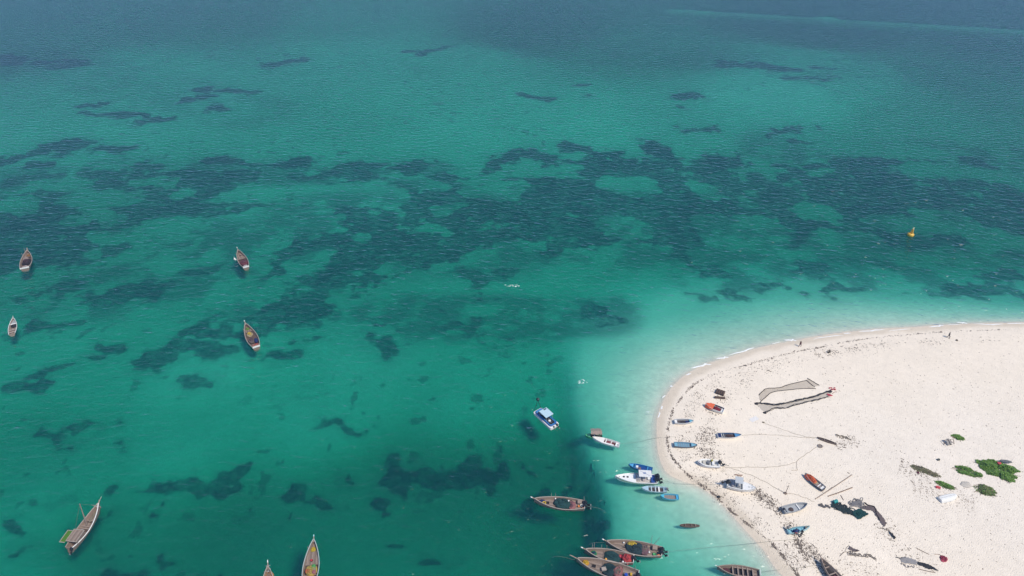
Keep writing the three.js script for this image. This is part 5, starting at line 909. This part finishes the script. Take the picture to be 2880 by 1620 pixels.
{ // brown rolled traps above the orange covered boat
  const [x, y, z] = at([46.94, -117.16]), t = thing('trap_stack', 'four short brown woven rolls stacked side by side', 'fish trap', [x, y, z], -0.5); const roll = (L, r) => { const g = new THREE.CylinderGeometry(r, r, L, 14, 10), p = g.attributes.position; for (let i = 0; i < p.count; i++) { const k = 1 + 0.06 * Math.sin(p.getY(i) * 26); p.setX(i, p.getX(i) * k); p.setZ(i, p.getZ(i) * k); } g.rotateX(Math.PI / 2); g.computeVertexNormals(); return g; };
  const m = net(0.15, 0.095, 0.065); for (let k = 0; k < 4; k++) part('roll', roll(1.35, 0.26).translate((k - 1.5) * 0.5, 0.25 + 0.05 * (k % 2), 0.08 * (k % 2)), m, t);
  const [a, b, c] = at([46.47, -115.47]), s = thing('trap_roll', 'long brown woven roll in front of the stack of short rolls', 'fish trap', [a, b + 0.24, c], -0.12 + Math.PI / 2); part('roll', roll(2.3, 0.26), m, s); part('binding', [ring(0.275, 0.03, 0, 0, 0).rotateX(Math.PI / 2).translate(0, 0, 0.7), ring(0.275, 0.03, 0, 0, 0).rotateX(Math.PI / 2).translate(0, 0, -0.7)], ROPE, s);
}
{ const [x, y, z] = at([64.01, -101.35]), t = thing('basket', 'round shallow basket lying below the dugout canoe', 'basket', [x, y, z]); part('rim', ring(0.46, 0.07, 0, 0.12, 0), wood(0.34, 0.28, 0.24), t); part('bottom', new THREE.CylinderGeometry(0.44, 0.38, 0.08, 18).translate(0, 0.05, 0), net(0.36, 0.30, 0.26), t); }
single('driftwood', join([laid([[68.44, -104.39], [69.23, -104.29], [70.28, -103.89], [71.03, -103.30]], 0.13, 3, 0.25, 0.02), laid([[68.63, -104.29], [68.56, -103.89]], 0.07, 1, 0.05), laid([[68.97, -103.79], [69.42, -103.59], [69.95, -103.79], [70.36, -103.30]], 0.06, 8, 0.2)]), wood(0.30, 0.25, 0.20), 'bent grey driftwood branch right of the dugout canoe', 'driftwood');
single('driftwood', join([0, 1, 2, 3].map((k) => laid([[60.47, -76.42], [61.54, -76.06], [63.08, -75.91], [64.82, -75.34]], 0.05, 11 * k, 0.5, 0.02))), wood(0.26, 0.22, 0.19), 'long tangle of twigs below the small brown net scrap', 'driftwood');
{ // collapsed wooden rack
  const [x, y, z] = at([91.19, -102.22]), t = thing('wooden_rack', 'collapsed grey wooden rack beside the smallest shrub', 'rack', [x, y, z], 0.18); const S = OLD[2], G = wood(0.40, 0.38, 0.36);
  for (const [a, b] of [[[-1.3, 0, 0.35], [-0.95, 0.75, -0.5]], [[-0.55, 0, 0.6], [-0.2, 0.8, -0.45]], [[0.3, 0, 0.55], [0.5, 0.7, -0.45]], [[1.05, 0, 0.4], [1.2, 0.6, -0.4]]]) part('post', rod([a[0], -0.1, a[2]], b, 0.06), S, t);
  part('rail', [rod([-1.05, 0.7, -0.48], [1.25, 0.6, -0.42], 0.045), rod([-1.2, 0.3, 0.05], [1.15, 0.3, 0.05], 0.04)], S, t); for (let k = 0; k < 4; k++) part('board', box(0.2, 0.04, 1.35, -0.5 + k * 0.22, 0.52, -0.02, 0.1 * (k - 1), 0, 0.5), k === 2 ? wood(0.10, 0.09, 0.09) : G, t);
}
const clothPiece = new THREE.PlaneGeometry(2, 1.1, 10, 6); clothPiece.rotateX(-Math.PI / 2); { const p = clothPiece.attributes.position; for (let i = 0; i < p.count; i++) p.setY(i, 0.07 + 0.05 * noise(p.getX(i) * 3, p.getZ(i) * 3)); clothPiece.computeVertexNormals(); }
const scraps = (list) => list.forEach(([p, g, m, name, k, c, turn]) => single(name, g, m, k, c, at(p, -0.02), turn ?? 0));
scraps([
  [[83.27, -90.80], join([slab(0.55, 0.34, 0.42, 0.14, 0, 0.17, 0), slab(0.4, 0.3, 0.35, 0.12, 0.35, 0.15, 0.1)]), paint(0.62, 0.08, 0.09), 'red_jerrycan', 'bright red can lying left of the small leafy shrub', 'jerrycan'],
  [[81.26, -94.48], heap(0.3, 0.2, 0.25, 5), net(0.16, 0.03, 0.05), 'red_cloth', 'dark red rag beside the dry olive shrub', 'cloth'],
  [[86.89, -97.76], slab(0.5, 0.3, 0.35, 0.06, 0, 0.16, 0), plain(0.08, 0.085, 0.07), 'dark_box', 'small dark box alone on the sand above the shrubs', 'box', 0.3],
  [[89.27, -91.49], heap(1.05, 0.3, 0.8, 12, 0.12), net(0.80, 0.72, 0.62), 'white_sheet', 'pale crumpled sheet among the shrubs', 'sheet'],
  [[52.44, -109.09], clothPiece, plain(0.72, 0.69, 0.66), 'white_cloth', 'white cloth laid flat on the sand near the great net', 'cloth', 0.5],
  [[40.21, -89.02], ball(0.3, 0, 0.12, 0, 0.6, 1.2), plain(0.03, 0.03, 0.03), 'dark_stone', 'black lump on the wet sand below the grey awning boat', 'stone'],
  [[109.59, -135.52], ball(0.26, 0, 0.12, 0, 0.8), plain(0.10, 0.085, 0.06), 'dark_stone', 'small dark lump near the far walker in dark clothes', 'stone'],
  [[54.18, -108.15], heap(0.3, 0.18, 0.2, 9), net(0.30, 0.26, 0.18), 'weed_clump', 'small olive clump where a rope is tied below the white cloth', 'seaweed'],
]);
[[[[54.05, -107.94], [57.62, -106.10], [61.73, -104.09], [64.15, -103.69]], 'rope on the sand from the olive clump to the dugout canoe'], [[[63.31, -101.25], [60.71, -99.44], [58.10, -97.48], [57.37, -96.10], [57.23, -95.20], [56.07, -94.93]], 'rope kinked across the sand below the basket'], [[[48.53, -104.39], [51.92, -104.69], [57.07, -104.29], [63.59, -103.59]], 'rope from the bow of the white sided skiff to the canoe'], [[[42.37, -96.10], [44.39, -95.56], [48.73, -93.15], [53.10, -89.44]], 'rope from the rounded white boat to the mooring post'], [[[53.10, -89.44], [55.20, -89.11], [58.09, -87.44]], 'rope from the mooring post towards the dark nets'], [[[43.71, -95.74], [48.06, -95.92], [53.08, -95.92], [57.45, -97.02]], 'rope running right from the rounded white boat']].forEach(([p, k]) => single('sand_rope', laid(p, 0.03, 2, 0.12), net(0.34, 0.28, 0.20), k, 'rope'));

// ---------------------------------------------------------------- shrubs: creeping beach vines
function shrub(p, rx, rz, turn, hgt, count, seed, tones, label, leaf = 0.17) {
  const [x, y, z] = at(p), t = thing('beach_shrub', label, 'shrub', [x, y, z], turn, 'low leafy shrubs on the sand'), q = random(seed), pos = [], nor = [], col = [], uv = [];
  for (let k = 0; k < count; k++) {
    let a = q() * 6.283, r = Math.sqrt(q()), cx = r * Math.cos(a), cz = r * Math.sin(a); const edge = 0.9 + 0.36 * fbm(Math.cos(a) * 1.7 + seed, Math.sin(a) * 1.7, 2) + 0.12 * noise(a * 9, seed); cx *= edge; cz *= edge;
    const clump = fbm(cx * rx * 0.9 + seed, cz * rz * 0.9, 3); if (clump < -0.34 && q() < 0.85) continue;
    const top = hgt * Math.sqrt(Math.max(0.06, 1 - Math.min(1, r * r))) * (0.75 + 1.2 * clump), Y = Math.max(0.03, top * (0.35 + 0.65 * Math.sqrt(q()))), s = leaf * (0.6 + 0.8 * q()), ph = q() * 6.283, tilt = (q() - 0.5) * 1.5;
    const c = tones[Math.floor(q() * tones.length)], v = 0.8 + 0.4 * q(), ux = V(Math.cos(ph) * s, Math.sin(tilt) * s * 0.5, Math.sin(ph) * s), uz = V(-Math.sin(ph) * s * 0.7, Math.sin(tilt * 1.7) * s * 0.5, Math.cos(ph) * s * 0.7), o = V(cx * rx, Y, cz * rz), n = uz.clone().cross(ux).normalize(); if (n.y < 0) n.negate();
    const P = [o.clone().sub(ux), o.clone().add(uz.clone().multiplyScalar(0.55)), o.clone().add(ux), o.clone().sub(uz.clone().multiplyScalar(0.55))];
    for (const i of [0, 1, 2, 0, 2, 3]) { pos.push(P[i].x, P[i].y, P[i].z); nor.push(n.x, n.y, n.z); col.push(c[0] * v, c[1] * v, c[2] * v); uv.push(i / 3, 0.5); }
  }
  const g = new THREE.BufferGeometry(); g.setAttribute('position', new THREE.Float32BufferAttribute(pos, 3)); g.setAttribute('normal', new THREE.Float32BufferAttribute(nor, 3)); g.setAttribute('color', new THREE.Float32BufferAttribute(col, 3)); g.setAttribute('uv', new THREE.Float32BufferAttribute(uv, 2));
  part('foliage', g, leafMaterial, t); const stems = []; for (let k = 0; k < 14; k++) { const a = q() * 6.283, r1 = 0.95 + 0.35 * q(); stems.push(tube([[0.2 * rx * Math.cos(a), 0.1, 0.2 * rz * Math.sin(a)], [0.65 * rx * Math.cos(a + 0.2), 0.14, 0.65 * rz * Math.sin(a + 0.2)], [r1 * rx * Math.cos(a + 0.1), 0.03, r1 * rz * Math.sin(a + 0.1)]], 0.03, 4, 3)); } part('runner_stems', stems, wood(0.22, 0.17, 0.12), t); return t;
}
const leafMaterial = new THREE.MeshStandardMaterial({ vertexColors: true, roughness: 0.7, side: THREE.DoubleSide });
const GREEN = [[0.09, 0.20, 0.02], [0.13, 0.26, 0.03], [0.06, 0.14, 0.015], [0.15, 0.24, 0.04]], OLIVE = [[0.13, 0.13, 0.05], [0.19, 0.16, 0.08], [0.10, 0.12, 0.035], [0.22, 0.18, 0.12]];
shrub([97.74, -95.20], 3.9, 2.5, -0.45, 0.75, 9500, 301, GREEN, 'largest green shrub with a red scrap on it');
shrub([91.32, -94.66], 2.5, 1.15, -0.42, 0.6, 3400, 303, GREEN, 'dense oval green shrub left of the largest one');
shrub([92.18, -90.12], 2.2, 1.3, -0.3, 0.5, 2400, 305, [...GREEN, ...OLIVE], 'ragged green shrub below the largest one');
shrub([85.22, -91.23], 1.7, 0.75, -0.5, 0.45, 1500, 307, GREEN, 'small leafy shrub beside the bright red can');
shrub([93.96, -103.89], 1.25, 0.7, -0.45, 0.5, 1300, 309, GREEN, 'smallest green shrub beside the wooden rack');
shrub([82.75, -94.93], 2.7, 0.9, -0.5, 0.16, 800, 311, OLIVE, 'dry olive brown shrub left of the green ones', 0.16);
{ const [x, y, z] = at([98.36, -96.47]); single('red_cloth', heap(0.42, 0.25, 0.36, 15), paint(0.60, 0.07, 0.08), 'red scrap lying on the largest shrub', 'cloth', [x, y + 0.55, z]); const [a, b, c] = at([100.03, -97.02]); single('grey_sheet', heap(1.2, 0.3, 0.35, 18), net(0.22, 0.23, 0.24), 'grey sheet behind the red scrap on the largest shrub', 'sheet', [a, b + 0.45, c], -0.2); }

// ---------------------------------------------------------------- weed and wrack washed up on the sand
{
  const q = random(404), place = [];
  const line = (pts, n, across, big, drift = 0) => { const c = new THREE.CatmullRomCurve3(pts.map(([x, z]) => V(x, 0, z))); n *= 2; big *= 0.78; for (let k = 0; k < n; k++) { const u = q(), p = c.getPoint(u), a = (q() + q() + q() - 1.5) * across; const gate = fbm(u * 46 + drift, drift + 3, 3); if (gate < 0.0 && q() < 0.82) continue; const d = c.getTangent(u); place.push([p.x - d.z * a, p.z + d.x * a, big * (0.35 + 1.6 * q() * q() * q()), Math.atan2(-d.z, d.x) + (q() - 0.5) * 1.8]); } };
  const first = [[128.78, -140.09], [112.33, -139.38], [103.02, -138.54], [87.00, -136.20], [79.33, -134.44], [74.42, -132.85], [70.70, -132.06], [60.22, -128.57], [51.78, -125.32], [44.58, -122.17], [40.47, -118.88], [38.00, -115.69], [35.48, -111.95], [33.56, -107.22], [32.65, -102.90], [33.00, -98.31], [33.84, -96.56], [35.38, -94.21], [36.98, -92.36], [38.95, -90.46], [40.94, -87.19], [42.67, -84.60], [44.64, -82.17], [46.89, -79.43], [48.01, -77.29], [48.95, -75.34], [49.94, -72.68], [50.60, -70.51]];
  const second = [[127.17, -137.30], [105.80, -135.12], [85.77, -133.11], [76.74, -130.88], [68.62, -128.32], [58.95, -124.10], [52.04, -119.81], [45.76, -113.80], [42.26, -107.94], [40.25, -102.90], [40.67, -98.13], [44.01, -94.03], [46.62, -90.55], [49.25, -87.61], [51.00, -84.37], [52.44, -80.48], [54.33, -76.42], [55.51, -72.55]];
  const mid = [[69.33, -130.49], [54.83, -124.22], [45.45, -119.46], [40.35, -114.36], [37.51, -107.94], [35.96, -101.93], [36.12, -97.20], [38.84, -93.15], [42.13, -89.27], [44.96, -84.37], [47.41, -81.24], [49.55, -77.50], [51.37, -73.23]];
  line(first, 1150, 0.3, 0.22, 1); line(first, 600, 0.8, 0.13, 9); line(second, 2700, 1.7, 0.17, 4); line(mid, 1500, 1.7, 0.15, 7);
  line([[41.50, -106.91], [40.78, -101.93], [40.30, -98.13]], 560, 2.6, 0.17, 2); line([[47.50, -89.95], [48.80, -88.44], [50.52, -86.13], [51.12, -84.76]], 300, 1.1, 0.2, 3); line([[51.87, -79.73], [52.97, -77.14], [54.87, -74.28], [56.20, -71.86]], 520, 1.5, 0.19, 5); line([[51.78, -80.48], [52.26, -77.50], [52.58, -74.99]], 170, 0.6, 0.22, 6);
  line([[78.35, -96.29], [81.12, -94.48], [84.75, -93.15]], 420, 2.4, 0.14, 11); line([[78.12, -90.97], [82.89, -89.27], [88.50, -86.78]], 500, 2.6, 0.13, 12); line([[67.29, -101.45], [69.88, -102.42], [72.49, -103.40]], 160, 1.4, 0.17, 13); line([[68.47, -82.79], [69.48, -80.48], [70.15, -76.06], [75.17, -73.23]], 420, 2.6, 0.13, 15); line([[57.89, -73.93], [61.39, -73.23], [64.72, -72.20]], 260, 3.0, 0.13, 16);
  for (let k = 0; k < 1500; k++) { const x = 30 + 90 * q(), z = -150 + 80 * q(); if (field(fieldShore, x, z) > 4) place.push([x, z, 0.05 + 0.07 * q(), q() * 3.14]); }
  const g = new THREE.IcosahedronGeometry(1, 1), p = g.attributes.position; for (let i = 0; i < p.count; i++) { const k = 1 + 0.5 * noise(p.getX(i) * 2.3 + 4, p.getZ(i) * 2.3 + p.getY(i)); p.setXYZ(i, p.getX(i) * k, p.getY(i) * k, p.getZ(i) * k); } g.computeVertexNormals();
  const m = new THREE.InstancedMesh(g, new THREE.MeshStandardMaterial({ color: 0xffffff, roughness: 1 }), place.length), M = new THREE.Matrix4(), Q = new THREE.Quaternion(), c = new THREE.Color(); m.name = 'wrack'; m.userData = { kind: 'stuff', label: 'dark seaweed washed up in lines along the sand', category: 'seaweed' }; m.castShadow = m.receiveShadow = true;
  place.forEach(([x, z, s, a], i) => { Q.setFromAxisAngle(V(0, 1, 0), a); M.compose(V(x, beachHeight(x, z) + s * 0.08, z), Q, V(s * (0.9 + q()), s * 0.22, s * (0.3 + 0.3 * q()))); m.setMatrixAt(i, M); const v = 0.6 + 0.8 * q(); c.setRGB(0.17 * v, 0.135 * v, 0.105 * v); m.setColorAt(i, c); }); scene.add(m);
}
// ---------------------------------------------------------------- foam where small waves break
{
  const list = [], q = random(55);
  const foam = (pts, w) => { const c = new THREE.CatmullRomCurve3(pts.map(([x, z]) => V(x, 0, z))), n = 40, p = [], ix = [], uv = []; for (let i = 0; i <= n; i++) { const u = i / n, a = c.getPoint(u), d = c.getTangent(u), h = w * Math.sqrt(Math.sin(Math.PI * clamp(u, 0.01, 0.99))) * (0.55 + 0.8 * Math.abs(noise(u * 14 + w * 9, 3))), off = 0.25 * noise(u * 6, w * 7); for (const [k, y] of [[-1, 0.02], [-0.3, 0.09], [0.35, 0.08], [1, 0.02]]) { const x = a.x - d.z * (h * k + off), z = a.z + d.x * (h * k + off); p.push(x, Math.max(0.02, groundHeight(x, z) + 0.06) + y * 0.6, z); uv.push(x, z); } if (i) for (let k = 0; k < 3; k++) { const e = 4 * i + k; ix.push(e - 4, e, e - 3, e, e + 1, e - 3); } } const g = new THREE.BufferGeometry(); g.setAttribute('position', new THREE.Float32BufferAttribute(p, 3)); g.setAttribute('uv', new THREE.Float32BufferAttribute(uv, 2)); g.setIndex(ix); g.computeVertexNormals(); list.push(g); };
  foam([[42.21, -125.88], [44.24, -126.74], [46.06, -127.37], [47.36, -127.49]], 0.28); foam([[48.98, -129.40], [50.86, -129.78], [52.07, -130.16]], 0.25); foam([[52.40, -130.81], [55.67, -131.85], [57.64, -132.77], [59.16, -133.57]], 0.2); foam([[36.19, -119.87], [36.89, -120.10]], 0.25); foam([[40.66, -123.55], [41.81, -124.28]], 0.22); foam([[67.38, -136.26], [69.18, -136.39], [70.46, -136.26]], 0.3); foam([[74.52, -136.53], [78.83, -137.49], [82.58, -138.04]], 0.14); foam([[83.01, -138.74], [84.85, -138.88]], 0.2); foam([[87.17, -139.57], [90.42, -139.86], [94.02, -140.56]], 0.22); foam([[94.56, -139.71], [100.58, -140.56]], 0.12); foam([[105.58, -141.27], [108.38, -141.84], [109.67, -142.27]], 0.25); foam([[110.85, -142.27], [114.09, -142.42]], 0.12); foam([[113.62, -143.28], [116.20, -142.99]], 0.22); foam([[117.86, -142.71], [122.16, -142.27], [125.11, -142.71]], 0.2); foam([[126.02, -142.71], [130.64, -142.85]], 0.18); foam([[32.55, -111.70], [31.80, -109.99]], 0.15); foam([[33.35, -113.65], [33.00, -112.56]], 0.2); foam([[33.76, -116.09], [34.72, -117.00]], 0.14); foam([[63.86, -134.77], [66.29, -135.58]], 0.1);
  const m = new THREE.Mesh(join(list), new THREE.MeshStandardMaterial({ color: rgb(0.86, 0.86, 0.84), roughness: 0.9 })); m.name = 'foam'; m.userData = { kind: 'stuff', label: 'white foam of small waves along the shore', category: 'foam' }; m.receiveShadow = true; scene.add(m);
  const s = []; for (let k = 0; k < 22; k++) { const [x, z] = [16.43, -121.52]; const g = new THREE.IcosahedronGeometry(0.04 + 0.08 * q(), 0); g.scale(1.5, 0.3, 1); g.translate(x + (q() - 0.5) * 3.4 * q(), 0.03, z + (q() - 0.5) * 1.6); s.push(g); }
  for (const [u, k] of [[[0.00, -159.28], 16], [[30.67, -111.70], 5], [[53.73, -207.97], 0]]) for (let i = 0; i < k; i++) { const g = new THREE.IcosahedronGeometry(0.07 + 0.1 * q(), 0); g.scale(1.8, 0.3, 0.8); g.translate(u[0] + (q() - 0.5) * 4, 0.03, u[1] + (q() - 0.5) * 0.8); s.push(g); }
  const w = new THREE.Mesh(join(s), m.material); w.name = 'splash'; w.userData = { kind: 'stuff', label: 'white flecks of splashed water off the bank', category: 'foam' }; scene.add(w);
}

// ---------------------------------------------------------------- people
// joints in metres, y up, facing +z; each bone is [joint, joint, radius, radius]
function pose(o = {}) {
  const b = o.bend ?? 0, J = {}, hipY = o.hip ?? 0.92, s = Math.sin(b), c = Math.cos(b);
  J.pelvis = [0, hipY, 0]; const up = (h, f = 0) => [0, hipY + h * c - f * s, h * s + f * c];
  J.waist = up(0.14); J.chest = up(0.36); J.neck = up(0.53); const hb = b * 0.7 - (o.look ?? 0), hs = Math.sin(hb), hc = Math.cos(hb);
  J.headLow = [0, J.neck[1] + 0.08 * hc, J.neck[2] + 0.08 * hs]; J.headTop = [0, J.neck[1] + 0.2 * hc, J.neck[2] + 0.2 * hs + 0.01]; J.face = [0, J.neck[1] + 0.13 * hc + 0.02 * -hs, J.neck[2] + 0.13 * hs + 0.075 * hc]; J.nose = [0, J.neck[1] + 0.135 * hc - 0.1 * hs, J.neck[2] + 0.135 * hs + 0.105 * hc];
  for (const [k, sd] of [['l', -1], ['r', 1]]) {
    const q = up(0.47); J[k + 'Sh'] = [sd * 0.185, q[1], q[2]]; const e = o[k + 'Elbow'] ?? [sd * 0.06, -0.28, 0.0], h = o[k + 'Hand'] ?? [sd * 0.02, -0.25, 0.08];
    J[k + 'El'] = J[k + 'Sh'].map((v, i) => v + e[i]); J[k + 'Wr'] = J[k + 'El'].map((v, i) => v + h[i]);
    J[k + 'Hip'] = [sd * 0.095, hipY - 0.03, 0]; J[k + 'An'] = o[k + 'Foot'] ?? [sd * 0.1, 0.08, 0]; const a = J[k + 'Hip'], f = J[k + 'An'], d = Math.hypot(a[0] - f[0], a[1] - f[1], a[2] - f[2]), out = Math.sqrt(Math.max(0.0004, 0.44 * 0.44 - d * d / 4));
    J[k + 'Kn'] = [(a[0] + f[0]) / 2 + sd * 0.02, (a[1] + f[1]) / 2, (a[2] + f[2]) / 2 + out]; J[k + 'Toe'] = [f[0] + sd * 0.03, 0.035, f[2] + 0.17]; J[k + 'Heel'] = [f[0], 0.04, f[2] - 0.05];
  }
  return J;
}
function capsules(J) {
  const B = [['pelvis', 'waist', 0.135, 0.115], ['waist', 'chest', 0.115, 0.135], ['chest', 'neck', 0.125, 0.06], ['neck', 'headLow', 0.052, 0.055], ['headLow', 'headTop', 0.075, 0.092], ['headLow', 'face', 0.06, 0.062], ['face', 'nose', 0.03, 0.014]];
  for (const k of ['l', 'r']) B.push([k + 'Sh', k + 'El', 0.056, 0.043], [k + 'El', k + 'Wr', 0.043, 0.03], ['neck', k + 'Sh', 0.06, 0.062], [k + 'Hip', k + 'Kn', 0.092, 0.06], [k + 'Kn', k + 'An', 0.06, 0.038], [k + 'Heel', k + 'Toe', 0.04, 0.032], [k + 'An', k + 'Heel', 0.04, 0.04], ['pelvis', k + 'Hip', 0.12, 0.1]);
  return B.map(([a, b, r, q]) => [J[a], J[b], r, q, a, b]);
}
function skin(bones, res, grow, cut) {                       // meshes the smooth union of tapered capsules
  const S = 1.1, cx = 0, cy = 0.9, cz = 0.12, mc = new MarchingCubes(res, new THREE.MeshStandardMaterial(), false, false, 90000), P = [];
  mc.isolation = 0; const k = 0.045;
  for (let z = 0; z < res; z++) for (let y = 0; y < res; y++) for (let x = 0; x < res; x++) {
    const X = ((x - res / 2) / (res / 2)) * S + cx, Y = ((y - res / 2) / (res / 2)) * S + cy, Z = ((z - res / 2) / (res / 2)) * S + cz; let d = 1;
    for (const [a, b, r, q] of bones) { const bx = b[0] - a[0], by = b[1] - a[1], bz = b[2] - a[2], px = X - a[0], py = Y - a[1], pz = Z - a[2], t = clamp((px * bx + py * by + pz * bz) / (bx * bx + by * by + bz * bz + 1e-9)); const e = Math.hypot(px - bx * t, py - by * t, pz - bz * t) - lerp(r, q, t) - grow, h = clamp(0.5 + 0.5 * (d - e) / k); d = lerp(d, e, h) - k * h * (1 - h); }
    if (cut) d = Math.max(d, cut(X, Y, Z)); mc.field[x + y * res + z * res * res] = -d;
  }
  mc.update(); const n = mc.count, g = new THREE.BufferGeometry(), p = mc.positionArray.slice(0, n * 3), nn = mc.normalArray.slice(0, n * 3); for (let i = 0; i < n; i++) { p[3 * i] = p[3 * i] * S + cx; p[3 * i + 1] = p[3 * i + 1] * S + cy; p[3 * i + 2] = p[3 * i + 2] * S + cz; }
  g.setAttribute('position', new THREE.BufferAttribute(p, 3)); g.setAttribute('normal', new THREE.BufferAttribute(nn, 3)); g.setAttribute('uv', new THREE.BufferAttribute(new Float32Array(n * 2), 2)); return g;
}
function hand(wrist, elbow, side) {                          // palm, four curled fingers and a thumb off its side
  const d = V(...wrist).sub(V(...elbow)).normalize(), s = V(side, 0, 0).sub(d.clone().multiplyScalar(d.x * side)).normalize(), n = d.clone().cross(s), o = V(...wrist), P = (a, b, c) => o.clone().addScaledVector(d, a).addScaledVector(s, b).addScaledVector(n, c).toArray(), out = [rod(P(-0.02, 0, 0), P(0.05, 0, 0), 0.03, 0.038, 8), rod(P(0.03, -0.025, 0), P(0.085, 0.028, 0), 0.022, 0.02, 8), rod(P(0.03, 0.025, 0), P(0.085, -0.028, 0), 0.022, 0.02, 8)];
  [[-0.03, 0.062], [-0.01, 0.075], [0.011, 0.07], [0.03, 0.055]].forEach(([b, l]) => { out.push(rod(P(0.08, b, 0), P(0.08 + l * 0.6, b, 0.012), 0.0095, 0.009, 6), rod(P(0.08 + l * 0.6, b, 0.012), P(0.08 + l * 0.85, b * 0.95, 0.045), 0.009, 0.007, 6)); });
  out.push(rod(P(0.03, -0.03, 0), P(0.06, -0.062, 0.012), 0.012, 0.01, 6), rod(P(0.06, -0.062, 0.012), P(0.09, -0.064, 0.03), 0.01, 0.008, 6)); return out;
}
function person(where, turn, o, colors, label, lift = 0) {
  const J = pose(o), B = capsules(J), [x, y, z] = at(where), t = thing('person', label, 'person', [x, y + lift, z], turn);
  const flesh = new THREE.MeshStandardMaterial({ color: rgb(...colors.skin), roughness: 0.6 }), cloth = (c) => new THREE.MeshStandardMaterial({ color: rgb(...c), roughness: 0.95 });
  const hands = []; for (const [k, s] of [['l', -1], ['r', 1]]) hands.push(...hand(J[k + 'Wr'], J[k + 'El'], s));
  const ears = [-1, 1].map((s) => ball(0.022, J.headTop[0] + s * 0.088, (J.headLow[1] + J.headTop[1]) / 2, (J.headLow[2] + J.headTop[2]) / 2, 1.5, 0.5)), eyes = [-1, 1].map((s) => ball(0.011, J.face[0] + s * 0.032, J.face[1] + 0.03, J.face[2] + 0.05)), mouth = box(0.045, 0.01, 0.012, J.face[0], J.face[1] - 0.05, J.face[2] + 0.055);
  part('body', join([skin(B, 112, 0), ...hands, ...ears, ...eyes, mouth]), flesh, t);
  part('hair', skin([[[0, J.headTop[1] + 0.01, J.headTop[2] - 0.02], [0, J.headLow[1] + 0.03, J.headLow[2] - 0.03], 0.096, 0.075]], 90, 0.004), cloth([0.012, 0.01, 0.01]), t);
  const pick = (names) => B.filter((b) => names.some((n) => b[4] === n[0] && b[5] === n[1]));
  if (colors.shirt) part('shirt', skin(pick([['pelvis', 'waist'], ['waist', 'chest'], ['chest', 'neck'], ['neck', 'lSh'], ['neck', 'rSh'], ['lSh', 'lEl'], ['rSh', 'rEl']]), 90, 0.016, (X, Y, Z) => Math.hypot(X - J.neck[0], Y - J.neck[1] - 0.03, Z - J.neck[2]) < 0.1 ? 0.1 - Math.hypot(X - J.neck[0], Y - J.neck[1] - 0.03, Z - J.neck[2]) : -1), cloth(colors.shirt), t);
  const low = colors.long ? [['lHip', 'lKn'], ['rHip', 'rKn'], ['lKn', 'lAn'], ['rKn', 'rAn']] : [['lHip', 'lKn'], ['rHip', 'rKn']]; part(colors.long ? 'trousers' : 'shorts', skin(pick([['pelvis', 'lHip'], ['pelvis', 'rHip'], ...low]), 90, 0.022), cloth(colors.legs), t);
  return t;
}
const walk = { lFoot: [-0.1, 0.08, 0.28], rFoot: [0.1, 0.1, -0.3], hip: 0.87, lElbow: [-0.07, -0.27, -0.1], rElbow: [0.07, -0.27, 0.08], rHand: [0, -0.16, 0.2], lHand: [0, -0.22, 0.1] };
person([70.30, -133.56], 2.1, { ...walk, rElbow: [0.1, -0.2, 0.14], rHand: [0.0, 0.12, 0.2] }, { skin: [0.12, 0.055, 0.035], shirt: [0.13, 0.035, 0.03], legs: [0.10, 0.03, 0.03] }, 'person in dark red clothes walking on the wet sand');
person([108.03, -136.68], 1.3, walk, { skin: [0.07, 0.04, 0.03], shirt: [0.06, 0.055, 0.055], legs: [0.05, 0.045, 0.045], long: true }, 'person in dark clothes walking along the far beach');
person([76.75, -131.14], -1.2, { hip: 0.2, bend: 0.35, lFoot: [-0.16, 0.08, 0.42], rFoot: [0.16, 0.08, 0.42], lElbow: [-0.08, -0.2, 0.18], rElbow: [0.08, -0.2, 0.18], lHand: [0.1, -0.02, 0.22], rHand: [-0.1, -0.02, 0.22] }, { skin: [0.07, 0.04, 0.03], shirt: [0.04, 0.04, 0.03], legs: [0.05, 0.045, 0.025], long: true }, 'person in dark clothes sitting by the upper wrack line');
person([52.12, -80.10], 2.9, { bend: 0.75, lElbow: [-0.05, -0.24, 0.14], rElbow: [0.05, -0.24, 0.14], lHand: [0.0, -0.2, 0.14], rHand: [0, -0.2, 0.14], lFoot: [-0.16, 0.08, 0.05], rFoot: [0.16, 0.08, -0.15], hip: 0.88 }, { skin: [0.10, 0.05, 0.035], shirt: [0.03, 0.05, 0.15], legs: [0.30, 0.09, 0.09] }, 'person in a navy shirt and red shorts bending over the light blue boat');
person([53.03, -79.88], 2.7, { bend: 0.3, lElbow: [-0.08, -0.25, 0.12], rElbow: [0.08, -0.25, 0.12], lHand: [0.04, -0.1, 0.24], rHand: [-0.04, -0.1, 0.24], lFoot: [-0.1, 0.08, 0.1], rFoot: [0.12, 0.08, -0.25], hip: 0.88 }, { skin: [0.06, 0.035, 0.025], shirt: [0.02, 0.02, 0.022], legs: [0.025, 0.025, 0.03], long: true }, 'person in black clothes leaning on the near side of the light blue boat');
person([50.91, -81.24], 1.4, { bend: 0.55, lElbow: [-0.06, -0.24, 0.15], rElbow: [0.06, -0.24, 0.15], lHand: [0, -0.12, 0.22], rHand: [0, -0.12, 0.22], lFoot: [-0.14, 0.08, 0.12], rFoot: [0.14, 0.08, -0.2], hip: 0.86 }, { skin: [0.08, 0.045, 0.03], shirt: [0.42, 0.38, 0.33], legs: [0.10, 0.09, 0.08] }, 'person in a pale shirt pushing at the stern of the light blue boat');

renderer.render(scene, camera);
